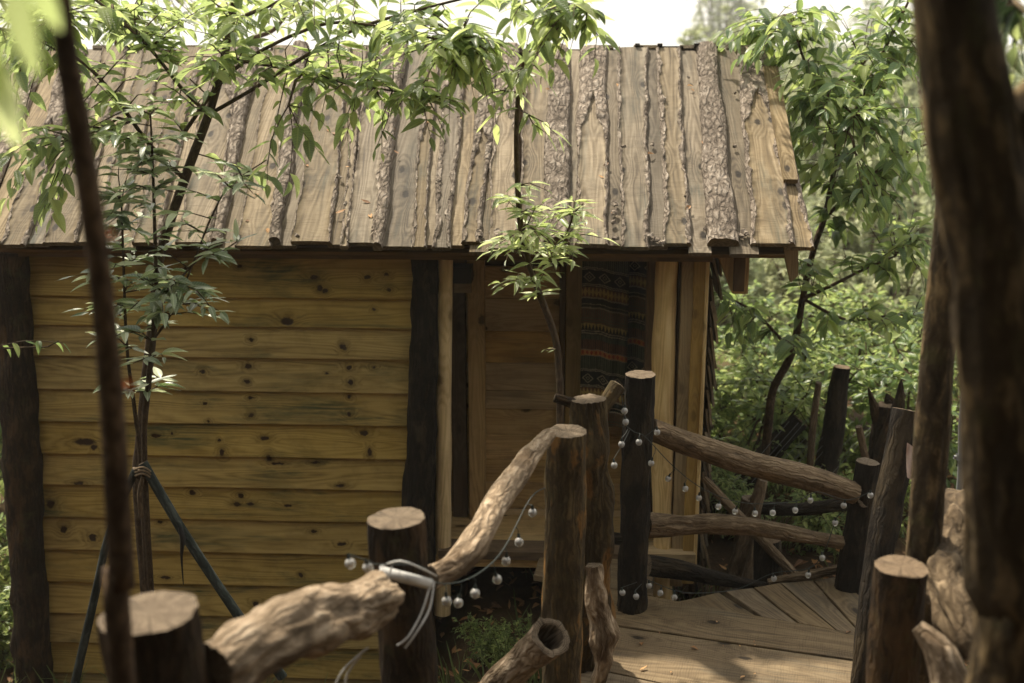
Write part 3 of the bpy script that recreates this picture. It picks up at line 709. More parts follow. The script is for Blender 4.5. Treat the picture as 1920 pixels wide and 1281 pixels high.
mb = MB(); tube_into(mb, [(-(x1-x0)/2-.02, .02, z0-z1), ((x1-x0)/2+.02, .02, z0-z1)], [.012, .012], 10, .1); mb.build('rail', M_dtrim, mb_o)

# ------------------------------------------------------------------ deck
deck = thing('wooden_deck', PZ(1300, 1200, 0), 'weathered plank walkway leading to the hut door', 'deck'); DO = Vector(deck.location)
def plank(pts, dirv, mat=M_deck, th=.035, dz=0.0, parent=deck, origin=None, name='deck_board', seed=0):
    O_ = DO if origin is None else origin
    pts = [Vector((p.x, p.y, 0)) for p in pts]; c = sum(pts, Vector())/len(pts)
    area = sum(pts[i].x*pts[(i+1) % len(pts)].y - pts[(i+1) % len(pts)].x*pts[i].y for i in range(len(pts)))
    if area < 0: pts = pts[::-1]
    d = Vector((dirv.x, dirv.y, 0)).normalized(); nrm = Vector((-d.y, d.x, 0))
    fine = []
    for i in range(len(pts)):                                     # subdivide edges so that they can be a little uneven
        a, b = pts[i], pts[(i+1) % len(pts)]; k = max(1, int((b-a).length/.05)); e = (b-a).normalized(); nn = Vector((e.y, -e.x, 0))
        for j in range(k):
            p = a+(b-a)*(j/k); fine.append(p - nn*(.002+.003*(nz(p.x*9, p.y*9, seed)+.2*nz(p.x*60, p.y*60, seed)) if j else .002))
    mb = MB(); rings = []
    for inset, z in ((0, -th), (0, -.005), (.004, 0)):
        r = []
        for p in fine:
            q = p + (c-p).normalized()*inset; r.append(mb.add((q.x, q.y, z+dz), (q.dot(nrm), z, q.dot(d))))
        rings.append(r)
    n = len(fine)
    for a, b in zip(rings, rings[1:]):
        for i in range(n): j = (i+1) % n; mb.face((a[i], a[j], b[j], b[i]), 0, False)
    mb.face(rings[-1], 0, False); mb.face(rings[0][::-1], 0, False)
    return mb.build(name, mat, parent, O_)
def L2(a, b): return PZ(*a, 0), PZ(*b, 0)
l1 = L2((1150, 1172), (1598, 1237)); l0 = L2((1150, 1104), (1598, 1186)); l2 = L2((1120, 1255), (1250, 1283))
def onl(l, x): a, b = l; t = (x-a.x)/(b.x-a.x); return a+(b-a)*t
xL, xR = .30, 1.78
dd = (l1[1]-l1[0])
g = Vector((0, .0055, 0))
plank([onl(l0, xL)-g, onl(l0, xR)-g, onl(l1, xR)+g, onl(l1, xL)+g], dd, seed=1)
plank([onl(l1, xL)-g, onl(l1, xR)-g, onl(l2, xR)+g, onl(l2, xL)+g], dd, seed=2, dz=-.003)
o_ = Vector((0, -.27, 0)); prev = l2
for k in range(9):
    nx = (l2[0]+o_*(k+1), l2[1]+o_*(k+1))
    plank([onl(prev, xL)-g, onl(prev, xR)-g, onl(nx, xR)+g, onl(nx, xL)+g], dd, seed=3+k, dz=-.002*(k % 2)); prev = nx
# diagonal boards behind
lines = [((1358, 1106), (1432, 1157)), ((1412, 1100), (1503, 1171)), ((1462, 1091), (1572, 1183)), ((1524, 1086), (1612, 1183)), ((1578, 1079), (1660, 1165))]
for k in range(4):
    a0, a1 = L2(*lines[k]); b0, b1 = L2(*lines[k+1])
    e = (b0-a0).normalized()*.0035
    def cut(p, q):            # stop at the cross board's far edge
        a, b = l0; n = Vector((-(b-a).y, (b-a).x, 0)); t = (a-p).dot(n)/(q-p).dot(n); return p+(q-p)*(t*.995)
    plank([a0+e, b0-e, cut(b0, b1)-e, cut(a0, a1)+e], a1-a0, seed=20+k, dz=-.006+.002*(k % 2))
a0, a1 = L2((1262, 1127), (1348, 1108)); b1 = PZ(1424, 1156, 0)
plank([a0, a1, b1, PZ(1215, 1121, 0)], b1-a1, seed=31, dz=-.008)
plank([PZ(1010, 1042, 0), PZ(1225, 1045, 0), PZ(1225, 1114, 0), PZ(1000, 1075, 0)], dd, seed=33, dz=-.01)
# low joists and porch floor
mb = MB(); mb.box((xL+.02, 2.6, -.14), (xL+.10, 5.5, -.045), 0, 1); mb.box((xR-.12, 2.6, -.14), (xR-.04, 5.3, -.045), 0, 1)
mb.build('joist', M_darkbark, deck, DO)
mb = MB(); mb.box((xa-.02, -.02, -.09), (XE, YI+.08, -.03), 0, 0); mb.build('porch_floor', M_inner, hut)
mb = MB(); a = Hl(1195, 1030, -.03); mb.box((xa+.02, -.05, -.03), (a.x-.02, .12, .02), 0, 0); mb.build('door_sill', M_dtrim, hut); mb = MB(); mb.box((a.x-.015, -.06, -.03), (XE, .12, .03), 0, 0); mb.build('door_sill', M_trim, hut)

# ------------------------------------------------------------------ log railings
def W(px, py, Y): return P(px, py, Y)
rl = thing('log_railing', P(1045, 1400, 4.6), 'round post railing with pale knobbly logs running along the left side of the walkway', 'railing'); RO = Vector(rl.location)
def post(parent, O, top, Y, botpx, r0, r1, mat, seed, zb=None, lump=.1, rough=.06, cutm=None, tilt=None, name='post', label=None, hollow=None, mids=(), seg=40):
    tp = P(top[0], top[1], Y); bp = P(botpx, 1281, Y)
    d = (bp-tp).normalized()
    zb = gz(tp.x, Y)-.1 if zb is None else zb
    if d.z > -.2: d = Vector((0, 0, -1))
    b = tp + d*((zb-tp.z)/d.z)
    pts = [b, b.lerp(tp, .35), b.lerp(tp, .7), tp]; rr = [r1, r1*.98, (r0+r1)/2, r0]
    for i, m in enumerate(mids): pts[i+1] = pts[i+1]+Vector(m)
    return log(name, pts, rr, mat, parent, O, lump=lump, rough=rough, seed=seed, cuts=(False, True), cutmat=cutm, tilt=tilt, label=label, hollow=hollow, seg=seg, cutname='cut_top')
post(rl, RO, (280, 1148), 2.35, 300, .108, .116, M_darkbark, 1.3, tilt=(0, .0, 0), label='blurred thick post at the bottom left')
post(rl, RO, (742, 972), 3.3, 770, .087, .096, M_darkbark, 4.4, rough=.05, label='thick post with white cord strapped to it')
post(rl, RO, (1063, 808), 4.55, 1052, .086, .090, M_post, 7.7, lump=.16, rough=.09, label='round post with a pale flat top in the middle')
post(rl, RO, (1102, 748), 4.95, 1085, .078, .125, M_post, 9.2, lump=.34, rough=.22, label='rugged post with orange-brown wood just behind the middle post', mids=((0, 0, 0), (.03, 0, 0)))
def rail(parent, O, pp, rad, mat, seed, **kw):
    return log('rail', [P(*p) for p in pp], rad, mat, parent, O, seed=seed, **kw)
rail(rl, RO, [(808, 1082, 3.42), (850, 1062, 3.5), (885, 1022, 3.6), (925, 955, 3.85), (965, 893, 4.1), (1000, 848, 4.3), (1030, 815, 4.42)], [.040, .041, .046, .047, .046, .036, .030], M_drift, 2.2, lump=.26, rough=.15, along=.25, fr=6, step=.012, label='pale crooked log rail rising to the middle post')
rail(rl, RO, [(395, 1262, 2.4), (470, 1215, 2.52), (560, 1172, 2.7), (650, 1148, 2.9), (720, 1120, 3.08)], [.072, .078, .082, .080, .066], M_drift, 6.1, lump=.30, rough=.24, fr=6, step=.012, lumpf=8, along=.22, label='thick pale log rail with rotted holes at the bottom left')
rail(rl, RO, [(860, 1400, 4.45), (930, 1290, 4.3), (985, 1235, 4.18), (1033, 1192, 4.05)], [.07, .068, .064, .080], M_drift, 12.1, lump=.2, rough=.10, hollow=(1, .66, .16), step=.015, label='hollow ended pale log low beside the middle post')
rail(rl, RO, [(1122, 1282, 4.75), (1132, 1200, 4.75), (1120, 1130, 4.78), (1112, 1060, 4.8)], [.03, .055, .05, .035], M_drift, 14.5, lump=.5, rough=.25, lumpf=12, label='pale splintered driftwood piece against the rugged post')
rail(rl, RO, [(1040, 745, 4.95), (1065, 752, 4.95), (1100, 765, 4.96)], [.020, .022, .03], M_darkbark, 15.5, lump=.3, label='short knobby branch stub near the top of the rugged post')
br_ = thing('log_railing', P(1190, 1130, 5.55), 'dark post and log rail fence across the back edge of the deck', 'railing'); BO = Vector(br_.location)
post(br_, BO, (1201, 702), 5.5, 1178, .074, .078, M_blackbark, 21.0, zb=-.03, lump=.12, rough=.12, label='dark bark post in front of the pale door log')
post(br_, BO, (1627, 866), 5.75, 1560, .060, .075, M_blackbark, 23.0, lump=.12, cutm=M_cut, label='dark post at the far right corner of the deck')
rail(br_, BO, [(1222, 805, 5.55), (1300, 835, 5.6), (1400, 868, 5.65), (1500, 892, 5.7), (1604, 925, 5.72)], [.056, .062, .066, .066, .058], M_rail, 24.0, lump=.12, rough=.12, along=.06, label='upper split log rail')
rail(br_, BO, [(1215, 985, 5.55), (1300, 985, 5.6), (1385, 985, 5.62), (1460, 997, 5.65), (1578, 1018, 5.7)], [.058, .048, .052, .044, .036], M_rail, 26.0, lump=.34, rough=.12, along=.06, label='lower split log rail')
rail(br_, BO, [(1150, 1010, 5.5), (1172, 1012, 5.48), (1195, 1018, 5.46)], [.030, .026, .03], M_blackbark, 27.5, lump=.3)
rail(br_, BO, [(1212, 1060, 5.75), (1270, 1068, 5.8), (1350, 1086, 5.85), (1440, 1100, 5.85)], [.062, .055, .04, .02], M_blackbark, 28.0, lump=.12, rough=.08)
rail(br_, BO, [(1440, 1092, 5.85), (1520, 1078, 5.85), (1590, 1062, 5.85)], [.02, .028, .025], M_rail, 29.0, lump=.2, rough=.1)
log('brace', [P(1105, 815, 5.25), P(1130, 765, 5.3), P(1158, 722, 5.35)], [.035, .038, .042], M_post, br_, BO, seg=6, lump=.05, rough=.02, seed=30, cutmat=M_cut, label='square cut brace behind the dark bark post')
rr_ = thing('log_railing', P(1640, 1281, 4.2), 'leaning and round dark posts along the right side of the walkway', 'railing'); QO = Vector(rr_.location)
log('post', [P(1614, 1300, 4.75), P(1630, 1180, 4.8), P(1655, 1000, 4.95), P(1702, 770, 5.1)], [.055, .06, .068, .068], M_blackbark, rr_, QO, seed=31, lump=.14, rough=.1, cuts=(False, True), cutmat=M_cut, label='tall leaning post with a sawn flat top')
post(rr_, QO, (1690, 1062), 3.25, 1672, .080, .088, M_darkbark, 33.0, rough=.05, cutm=M_cutd, label='short thick blurred post at the bottom right')
rail(rr_, QO, [(1800, 935, 3.9), (1795, 1000, 3.7), (1780, 1080, 3.5), (1790, 1150, 3.3), (1830, 1230, 3.2)], [.05, .075, .085, .07, .06], M_gnarl, 35.0, lump=.5, rough=.25, lumpf=11, label='pale gnarled root wood against the big trunk')
rail(rr_, QO, [(1722, 1175, 3.0), (1765, 1230, 2.95), (1790, 1330, 2.9)], [.022, .045, .06], M_drift, 36.0, lump=.2, rough=.08)
rail(rr_, QO, [(1620, 940, 5.7), (1500, 955, 6.3), (1425, 952, 6.6)], [.035, .04, .04], M_blackbark, 37.0, lump=.15)

# ------------------------------------------------------------------ stumps and posts behind the railing
def stump(name, label, cat, pp, rad, mat, seed, cutm=None, group=None, **kw):
    pts = [P(*p) for p in pp]
    b = pts[0]; g0 = gz(b.x, b.y)-.08
    if b.z > g0:
        d = (pts[0]-pts[1]).normalized()
        d.z = min(d.z, -.5); pts = [b + d*((g0-b.z)/d.z)] + pts; rad = [rad[0]]+list(rad)
    o = log(name, pts, rad, mat, None, pts[0], seed=seed, cuts=(False, True), cutmat=cutm, cutname='cut_top', **kw)
    return tag(o, label, cat, group)
stump('tree_stump', 'hollow topped grey stump standing below the upper log rail', 'stump', [(1400, 1010, 6.6), (1410, 935, 6.6)], [.075, .062], M_rail, 41, hollow=(1, .6, .08), lump=.1)
stump('wooden_stake', 'pale flat stake leaning under the lower log rail', 'stake', [(1375, 1078, 6.4), (1402, 1000, 6.4), (1430, 900, 6.4)], [.055, .05, .03], M_rail, 42, lump=.05, seg=6)
stump('tree_stump', 'wide black stump behind the lower log rail', 'stump', [(1440, 1100, 6.3), (1440, 1010, 6.3)], [.085, .08], M_blackbark, 43, M_cutd, lump=.12)
stump('dark_post', 'dark broad post rising behind the rail left of the thorny stump', 'post', [(1545, 900, 7.3), (1562, 800, 7.3), (1578, 688, 7.3)], [.085, .07, .055], M_blackbark, 44, M_cutd, lump=.15)  # post in plain dark bark
stump('wooden_stake', 'thin straight stake left of the dark broad post', 'stake', [(1518, 880, 7.0), (1524, 800, 7.0), (1535, 718, 7.0)], [.024, .024, .022], M_rail, 45, lump=.05, seg=8)
stump('wooden_stake', 'short thin stake above the far right corner post', 'stake', [(1625, 870, 6.6), (1610, 800, 6.6)], [.024, .022], M_rail, 46, lump=.05, seg=10)
stump('broken_trunk', 'jagged forked dark trunk behind the leaning post', 'stump', [(1655, 880, 6.9), (1662, 800, 6.9), (1665, 760, 6.9)], [.10, .085, .07], M_darkbark, 47, M_cutd, lump=.3, rough=.2)
forkm = bpy.context.scene.objects
fk = [o for o in CO.objects if o.name == 'broken_trunk'][0]
for (pp, rad, sd_) in (([(1655, 800, 6.9), (1640, 765, 6.9), (1628, 728, 6.9)], [.05, .035, .004], 48), ([(1640, 900, 6.8), (1665, 820, 6.8), (1685, 760, 6.8), (1690, 712, 6.8)], [.05, .055, .04, .006], 49), ([(1668, 790, 6.95), (1668, 750, 6.95), (1662, 738, 6.95)], [.05, .03, .006], 50)):
    log('splinter', [P(*p) for p in pp], rad, M_darkbark, fk, Vector(fk.location), seed=sd_, lump=.3, rough=.2, cuts=(False, False), seg=16)
stump('fallen_log', 'dark leaning log among the shrubs behind the rail', 'log', [(1425, 870, 7.6), (1470, 820, 7.6), (1500, 788, 7.6)], [.09, .07, .06], M_blackbark, 51, M_cutd, lump=.2)
stump('wooden_stake', 'grey weathered branch leaning beside the hut corner', 'stake', [(1380, 962, 6.2), (1345, 925, 6.2), (1318, 895, 6.2)], [.028, .026, .022], M_rail, 52, lump=.15, seg=14)
stump('tree_stump', 'thick grey stump close to the hut corner', 'stump', [(1305, 1010, 6.5), (1312, 860, 6.5)], [.075, .06], M_darkbark, 53, M_cutd, lump=.12)
mb = MB(); q = P(1800, 800, 5.6); b = Vector((q.x, q.y, gz(q.x, q.y)))
tube_into(mb, [b, P(1797, 940, 5.6), P(1803, 800, 5.6), P(1808, 740, 5.6)], [.017]*4, 16, .1)
pipe = tag(mb.build('plastic_pipe', M_grey, None, b), 'thin upright grey plastic pipe left of the big trunk', 'pipe')
mb = MB(); tube_into(mb, [P(1800, 862, 5.6), P(1801, 852, 5.6)], [.024, .024], 16, .1); tube_into(mb, [P(1801, 857, 5.6), P(1788, 857, 5.6)], [.01, .01], 8, .1); mb.build('clip', M_grey, pipe, b)
# small pale rag on the leaning post
mb = MB(); G = []; L = []
for i in range(9):
    row = []; l = []
    for j in range(9):
        a = P(1702+j*2.6, 838+i*8-abs(j-4)*1.5, 4.9); row.append(a+Vector((0, .012*math.sin(j*1.3+i*.4), 0))); l.append((j*.01, 0, i*.01))
    G.append(row); L.append(l)
mb.grid(G, L); mb.grid([[p+Vector((0, .01, 0)) for p in r] for r in G], L, flip=True)
tag(mb.build('rag', M_pink, None, G[8][4]), 'small pinkish white rag caught between the leaning post and thin trunk', 'rag')

# ------------------------------------------------------------------ leaves
def leaf_mesh(name, mat, hi=True, wid=.42, droop=.25, fold=.10, seed=0, wavy=.0):
    n = 7 if hi else 4; mb = MB(); G = []; L = []
    for i in range(n):
        t = i/(n-1); w = wid*.5*math.sin(math.pi*min(1, t**.8*.97+.02))**.8*(1-.25*t) if 0 < i < n-1 else .006
        if i == n-1: w = .003
        y = t*(1-.08*droop*t); z = -droop*t*t*.55
        wv = wavy*math.sin(t*9+seed)
        row = [(-w, y, z+fold*w*2.2+wv), (0, y, z), (w, y, z+fold*w*2.2-wv)]
        if hi: row = [row[0], (-w*.5, y, z+fold*w*.9), row[1], (w*.5, y, z+fold*w*.9), row[2]]
        G.append(row); L.append([(p[0], p[1], 0) for p in row])
    mb.grid(G, L, 0)
    o = mb.build(name, mat); me = o.data; bpy.data.objects.remove(o); return me
def np_mesh(me):
    v = np.array([p.co[:] for p in me.vertices]); f = [tuple(p.vertices) for p in me.polygons]; lp = np.array([d.vector[:] for d in me.attributes['lp'].data]); return v, np.array(f), lp
def merge(name, me_list, mats, mat, parent, origin):
    """Join many leaves into one mesh"""
    if not mats: return None
    data = [np_mesh(m) for m in me_list]; V = []; Fc = []; LP = []; off = 0
    groups = {}
    for k, M in enumerate(mats): groups.setdefault(k % len(data), []).append(np.array(M))
    for k, Ms in groups.items():
        v, f, lp = data[k]; A = np.array(Ms); vh = np.c_[v, np.ones(len(v))]
        R = np.einsum('nij,vj->nvi', A, vh)[:, :, :3]; n = len(A)
        V.append(R.reshape(-1, 3)); Fc.append((f[None]+np.arange(n)[:, None, None]*len(v)).reshape(-1, 4)+off); LP.append(np.tile(lp, (n, 1))); off += n*len(v)
    V = np.concatenate(V); Fc = np.concatenate(Fc); LP = np.concatenate(LP)
    V = V-np.array(origin)
    me = bpy.data.meshes.new(name); me.vertices.add(len(V)); me.vertices.foreach_set('co', V.ravel())
    me.loops.add(Fc.size); me.loops.foreach_set('vertex_index', Fc.ravel().astype(np.int32))
    me.polygons.add(len(Fc)); me.polygons.foreach_set('loop_start', np.arange(len(Fc), dtype=np.int32)*4)
    me.polygons.foreach_set('use_smooth', np.ones(len(Fc), dtype=bool))
    a = me.attributes.new('lp', 'FLOAT_VECTOR', 'POINT'); a.data.foreach_set('vector', LP.astype(np.float32).ravel())
    me.materials.append(mat); me.update(calc_edges=True)
    o = bpy.data.objects.new(name, me); CO.objects.link(o); o.parent = parent; o['kind'] = 'stuff'; return o
def leafM(p, d, up, size, roll=0.0):
    d = d.normalized(); x = d.cross(up); x = x.normalized() if x.length > 1e-4 else Vector((1, 0, 0)); z = x.cross(d)
    R = Matrix((x, d, z)).transposed().to_4x4()
    return Matrix.Translation(p) @ R @ Matrix.Rotation(roll, 4, 'Y') @ Matrix.Scale(size, 4)
class Tree:
    def __init__(s, name, label, cat, base, stemmat, leafmat_, seed, size=.11, group=None, droop=.3, flat=.5, hi_wid=.42, wavy=.01):
        s.o = thing(name, base, label, cat, group); s.base = Vector(base); s.rnd = random.Random(seed); s.mb = MB(); s.L = []
        s.nodes = []; s.sm = stemmat; s.lm = leafmat_; s.size = size; s.droop = droop; s.flat = flat; s.seed = seed
        s.meshes = [leaf_mesh('leaf', leafmat_, True, hi_wid*(.85+.1*k), droop=(.12+.2*k)*(.35+droop*2), fold=.08+.08*k, seed=k, wavy=wavy) for k in range(4)]
    def stem(s, pts, rad, seg=10, lump=.08, rough=.03):
        tube_into(s.mb, pts, rad, seg, .04, lump, rough, s.seed*.7+len(s.nodes))
        path, rr = spline(pts, rad, .06); s.nodes += [(p, r) for p, r in zip(path, rr)]
    def twig(s, p, q, n=8, size=None, r=.004, start=.35, mode='droop'):
        rd = s.rnd; n = max(3, n-rd.choice((0, 1, 2, 3, 4))); size = size or s.size
        mid = p.lerp(q, .55)+Vector((rd.uniform(-.03, .03), rd.uniform(-.03, .03), (q-p).length*rd.uniform(.03, .14)))
        path, rr = spline([p, mid, q], [r, r*.7, r*.35], .05)
        tube_into(s.mb, [p, mid, q], [r, r*.7, r*.35], 4, .08)
        m = len(path)
        for i in range(n):
            t = start+(1-start)*(i/(max(1, n-1))); k = min(m-1, int(t*(m-1))); b = path[k]
            ax = (path[min(k+1, m-1)]-path[max(0, k-1)]).normalized()
            side = ax.cross(Vector((0, 0, 1)));
            side = side.normalized() if side.length > .1 else Vector((1, 0, 0))
            sg = 1 if i % 2 else -1
            if i == n-1: d = ax
            else: d = ax*rd.uniform(.3, .9) + side*sg*rd.uniform(.7, 1.1)
            d = d.normalized()
            if mode == 'droop': d += Vector((rd.uniform(-.3, .3), rd.uniform(-.3, .3), -rd.uniform(.2, 1.3)*s.droop*2))
            else: d += Vector((rd.uniform(-.25, .25), rd.uniform(-.25, .25), rd.uniform(-.25, .25)))
            up = Vector((rd.uniform(-1, 1)*(1-s.flat), rd.uniform(-1, 1)*(1-s.flat), 1)).normalized()
            s.L.append(leafM(b, d, up, size*rd.choice((rd.uniform(.4, .8), rd.uniform(.75, 1.15), rd.uniform(.75, 1.15)))*(1-.25*(i == n-1)), rd.uniform(-.5, .5)*(1.4-s.flat)))
    def region(s, cx, cy, rx, ry, Y, dY, n, leaves=8, mode='droop', size=None, maxlen=.5):
        rd = s.rnd
        for _ in range(n):
            a = rd.uniform(0, 2*math.pi); k = math.sqrt(rd.random())
            q = P(cx+rx*k*math.cos(a), cy+ry*k*math.sin(a), Y+rd.uniform(-dY, dY))
            best = min(s.nodes, key=lambda nr: (nr[0]-q).length + (.3*max(0, nr[0].z-q.z) if mode != 'droop' else 0))
            p = best[0]
            d = q-p
            if d.length > maxlen: # carry a thin limb out first
                m = q - d.normalized()*maxlen*.7 + Vector((0, 0, .05))
                tube_into(s.mb, [p, p.lerp(m, .5)+Vector((0, 0, .06*d.length)), m], [min(best[1]*.7, .011), .008, .005], 5, .08)
                pp, r2 = spline([p, p.lerp(m, .5)+Vector((0, 0, .06*d.length)), m], [.009, .007, .005], .08); s.nodes += list(zip(pp, r2)); p = m
            s.twig(p, q, leaves, size, mode=mode, start=.3)
    def done(s, ind=300, lo=False, extra=None):
        s.mb.build('trunk', s.sm, s.o, s.base)
        def key(M):
            p = M.translation; d = p-CAM; f = d.y*cs - d.z*sn
            if f <= .1: return 1e9
            u = abs(d.x/f)*FPX; v = (d.y*sn+d.z*cs)/f*FPX
            return f/M.median_scale + (1e5 if (u > 950 or abs(v) > 630) else 0)
        Ls = sorted(s.L, key=key)
        for i, M in enumerate(Ls[:ind]):
            o = bpy.data.objects.new('leaf', s.meshes[i % 4]); CO.objects.link(o); o.parent = s.o
            o.matrix_local = Matrix.Translation(-s.base) @ M
        rest = Ls[ind:]
        if rest:
            ms = s.meshes
            if lo: ms = [leaf_mesh('leaf_low', s.lm, False, .42, .3, .12)]
            merge('foliage', ms, rest, getattr(s, 'lmlow', s.lm), s.o, s.base)
        return s.o
def PP(l, Y): return [P(a, b, Y+(c[0] if c else 0)) for a, b, *c in l]
R_ = math.radians
# T2 broad young tree whose branches cross the top of the picture
b = P(262, 960, 5.35); base = Vector((b.x, b.y, gz(b.x, b.y)))
t2 = Tree('young_tree', 'young tree left of centre whose leafy branches spread over the roof', 'tree', base, M_stem, M_leafA, 21, size=.118, droop=.16, flat=.6)
t2.stem([base, b] + PP([(264, 830), (273, 729), (288, 596), (300, 480), (345, 340), (392, 212), (420, 110), (440, 0), (450, -120)], 5.35), [.03, .028, .028, .026, .024, .024, .022, .020, .018, .016, .014, .010])
t2.stem(PP([(392, 215), (470, 170), (590, 95), (680, 50), (800, 15, -.1), (900, -10, -.2)], 5.35), [.010, .009, .0085, .008, .006, .005], 7)
t2.stem(PP([(345, 250), (410, 160), (470, 108), (560, 62), (640, 42), (760, 60), (880, 90, -.2)], 5.3), [.010, .0095, .009, .008, .007, .006, .005], 7)
t2.stem(PP([(392, 215), (340, 165), (280, 90), (210, 25), (140, -30)], 5.4), [.010, .009, .008, .007, .006], 7)
t2.stem(PP([(345, 335), (280, 270), (234, 207), (190, 150), (145, 110), (70, 70), (-20, 50)], 5.25), [.011, .010, .009, .009, .008, .007, .006], 7)
t2.stem(PP([(436, 40), (520, 5), (640, -40), (820, -50), (980, -10, -.2), (1100, 25, -.3)], 5.2), [.010, .009, .008, .008, .006, .004], 7)
t2.stem(PP([(424, 110), (540, 130), (620, 150), (700, 165), (800, 180)], 5.2), [.008, .007, .006, .005, .004], 6)
for a in [(120, 70, 150, 90, 5.2, .5, 30), (40, 160, 80, 80, 5.0, .4, 12), (300, 45, 150, 70, 5.3, .5, 26), (230, 150, 130, 60, 5.2, .4, 13), (500, 40, 110, 50, 5.3, .5, 17), (620, 90, 90, 60, 5.2, .4, 12),
          (710, 45, 120, 55, 5.1, .4, 24), (820, 85, 110, 80, 5.0, .4, 30), (940, 60, 100, 80, 4.9, .35, 24), (1060, 25, 90, 45, 4.9, .3, 13), (1110, 85, 30, 30, 4.9, .2, 3), (640, 200, 110, 55, 5.1, .3, 9),
          (770, 170, 110, 50, 5.0, .3, 10), (890, 160, 70, 40, 5.0, .3, 7), (1000, 110, 90, 40, 4.95, .3, 8), (380, 130, 80, 60, 5.3, .4, 10), (560, 130, 90, 50, 5.3, .4, 8), (40, 60, 90, 70, 5.5, .3, 16), (240, 60, 120, 60, 5.6, .3, 16), (420, 30, 100, 40, 5.6, .3, 10), (90, 270, 90, 70, 5.1, .3, 8), (470, 130, 80, 60, 5.2, .3, 6), (60, 380, 60, 60, 5.1, .3, 6), (540, 300, 70, 60, 5.1, .3, 4), (610, 250, 60, 50, 5.1, .2, 4), (720, 240, 60, 50, 5.0, .2, 4), (830, 240, 50, 40, 5.0, .2, 3), (180, 230, 80, 70, 5.2, .3, 8), (30, 280, 60, 70, 5.0, .3, 6), (900, 200, 60, 40, 5.0, .2, 4), (350, 190, 70, 50, 5.2, .3, 5)]:
    t2.region(*a, leaves=8)
t2.done()
# T1 glossy sapling in front of the wall
b = P(250, 965, 5.1); base = Vector((b.x, b.y, gz(b.x, b.y)))
t1 = Tree('sapling', 'slender glossy leaved sapling in front of the yellow wall tied to crossed poles', 'sapling', base, M_stem, M_leafB, 5, size=.122, droop=.1, flat=.72, hi_wid=.33)
t1.stem([base]+PP([(266, 905), (254, 780), (238, 650), (232, 500), (228, 380)], 5.1), [.014, .013, .010, .008, .006, .004], 8)
t1.stem([base+Vector((.03, 0, 0))]+PP([(272, 900), (280, 700), (292, 560), (290, 420), (286, 300), (282, 215)], 5.05), [.016, .015, .013, .010, .008, .006, .004], 8)
t1.stem(PP([(285, 640), (320, 590), (360, 500), (395, 410), (430, 350), (500, 300)], 5.0), [.007, .006, .005, .005, .004, .003], 6)
t1.stem(PP([(288, 560), (330, 530), (380, 480), (420, 470)], 4.95), [.006, .005, .004, .003], 6)
for a in [(285, 250, 80, 70, 5.05, .25, 15), (285, 345, 90, 60, 5.05, .25, 15), (280, 440, 90, 50, 5.0, .25, 15), (270, 520, 80, 45, 5.0, .25, 14), (320, 590, 75, 50, 4.95, .2, 10), (250, 610, 60, 50, 5.0, .2, 8),
          (262, 700, 45, 50, 5.05, .15, 8), (420, 355, 80, 50, 4.95, .2, 9), (160, 520, 35, 20, 5.0, .1, 2), (170, 610, 30, 40, 5.0, .1, 3), (410, 470, 50, 40, 4.95, .15, 6), (370, 560, 50, 50, 4.95, .15, 6), (210, 400, 60, 70, 5.0, .2, 7)]:
    t1.region(a[0], a[1], a[2]*1.3, a[3]*1.1, a[4], a[5], int(a[6]*.95)+1, leaves=8, mode='flat', maxlen=.35)
t1.done()
# T3 small tree in the middle
b = P(1052, 800, 5.3); base = Vector((b.x, b.y, -.9)); base.z = gz(b.x, b.y)
t3 = Tree('small_tree', 'small bent tree with a whorl of fresh pale leaves in front of the doorway', 'tree', base, M_stem, M_leafC, 9, size=.105, droop=.2, flat=.65, hi_wid=.26)
t3.stem([base]+PP([(1050, 790), (1048, 700), (1040, 630), (1012, 552), (985, 470), (974, 400), (968, 260), (975, 150), (991, 84)], 5.2), [.024, .017, .0165, .0165, .016, .0145, .0135, .012, .010, .006], 14)
t3.stem(PP([(1000, 530), (1030, 490), (1060, 445), (1075, 400)], 5.2), [.008, .007, .006, .004], 7)
t3.stem(PP([(972, 235), (990, 215)], 5.15), [.005, .003], 5); t3.stem(PP([(980, 135), (1002, 122)], 5.15), [.005, .003], 5)
t3.stem(PP([(1042, 655), (1030, 655), (1015, 660)], 5.15), [.004, .003, .002], 5)
for a in [(985, 385, 60, 30, 5.15, .15, 8), (960, 460, 60, 30, 5.1, .15, 9), (1060, 440, 75, 50, 5.1, .2, 16), (1000, 480, 90, 40, 5.1, .2, 12), (990, 535, 55, 22, 5.1, .12, 8), (1040, 380, 40, 30, 5.15, .1, 5)]:
    t3.region(*a[:6], int(a[6]*1.15)+1, leaves=8, mode='flat', maxlen=.3)
for a in [(1000, 180, 50, 60, 5.1, .1, 5), (1030, 240, 40, 40, 5.1, .1, 2), (940, 140, 60, 50, 5.0, .15, 6)]:
    t3.region(*a, leaves=6, mode='droop', size=.12, maxlen=.3)
t3.twig(P(1042, 655, 5.15), P(1022, 655, 5.15), 3, .07)
t3.done()
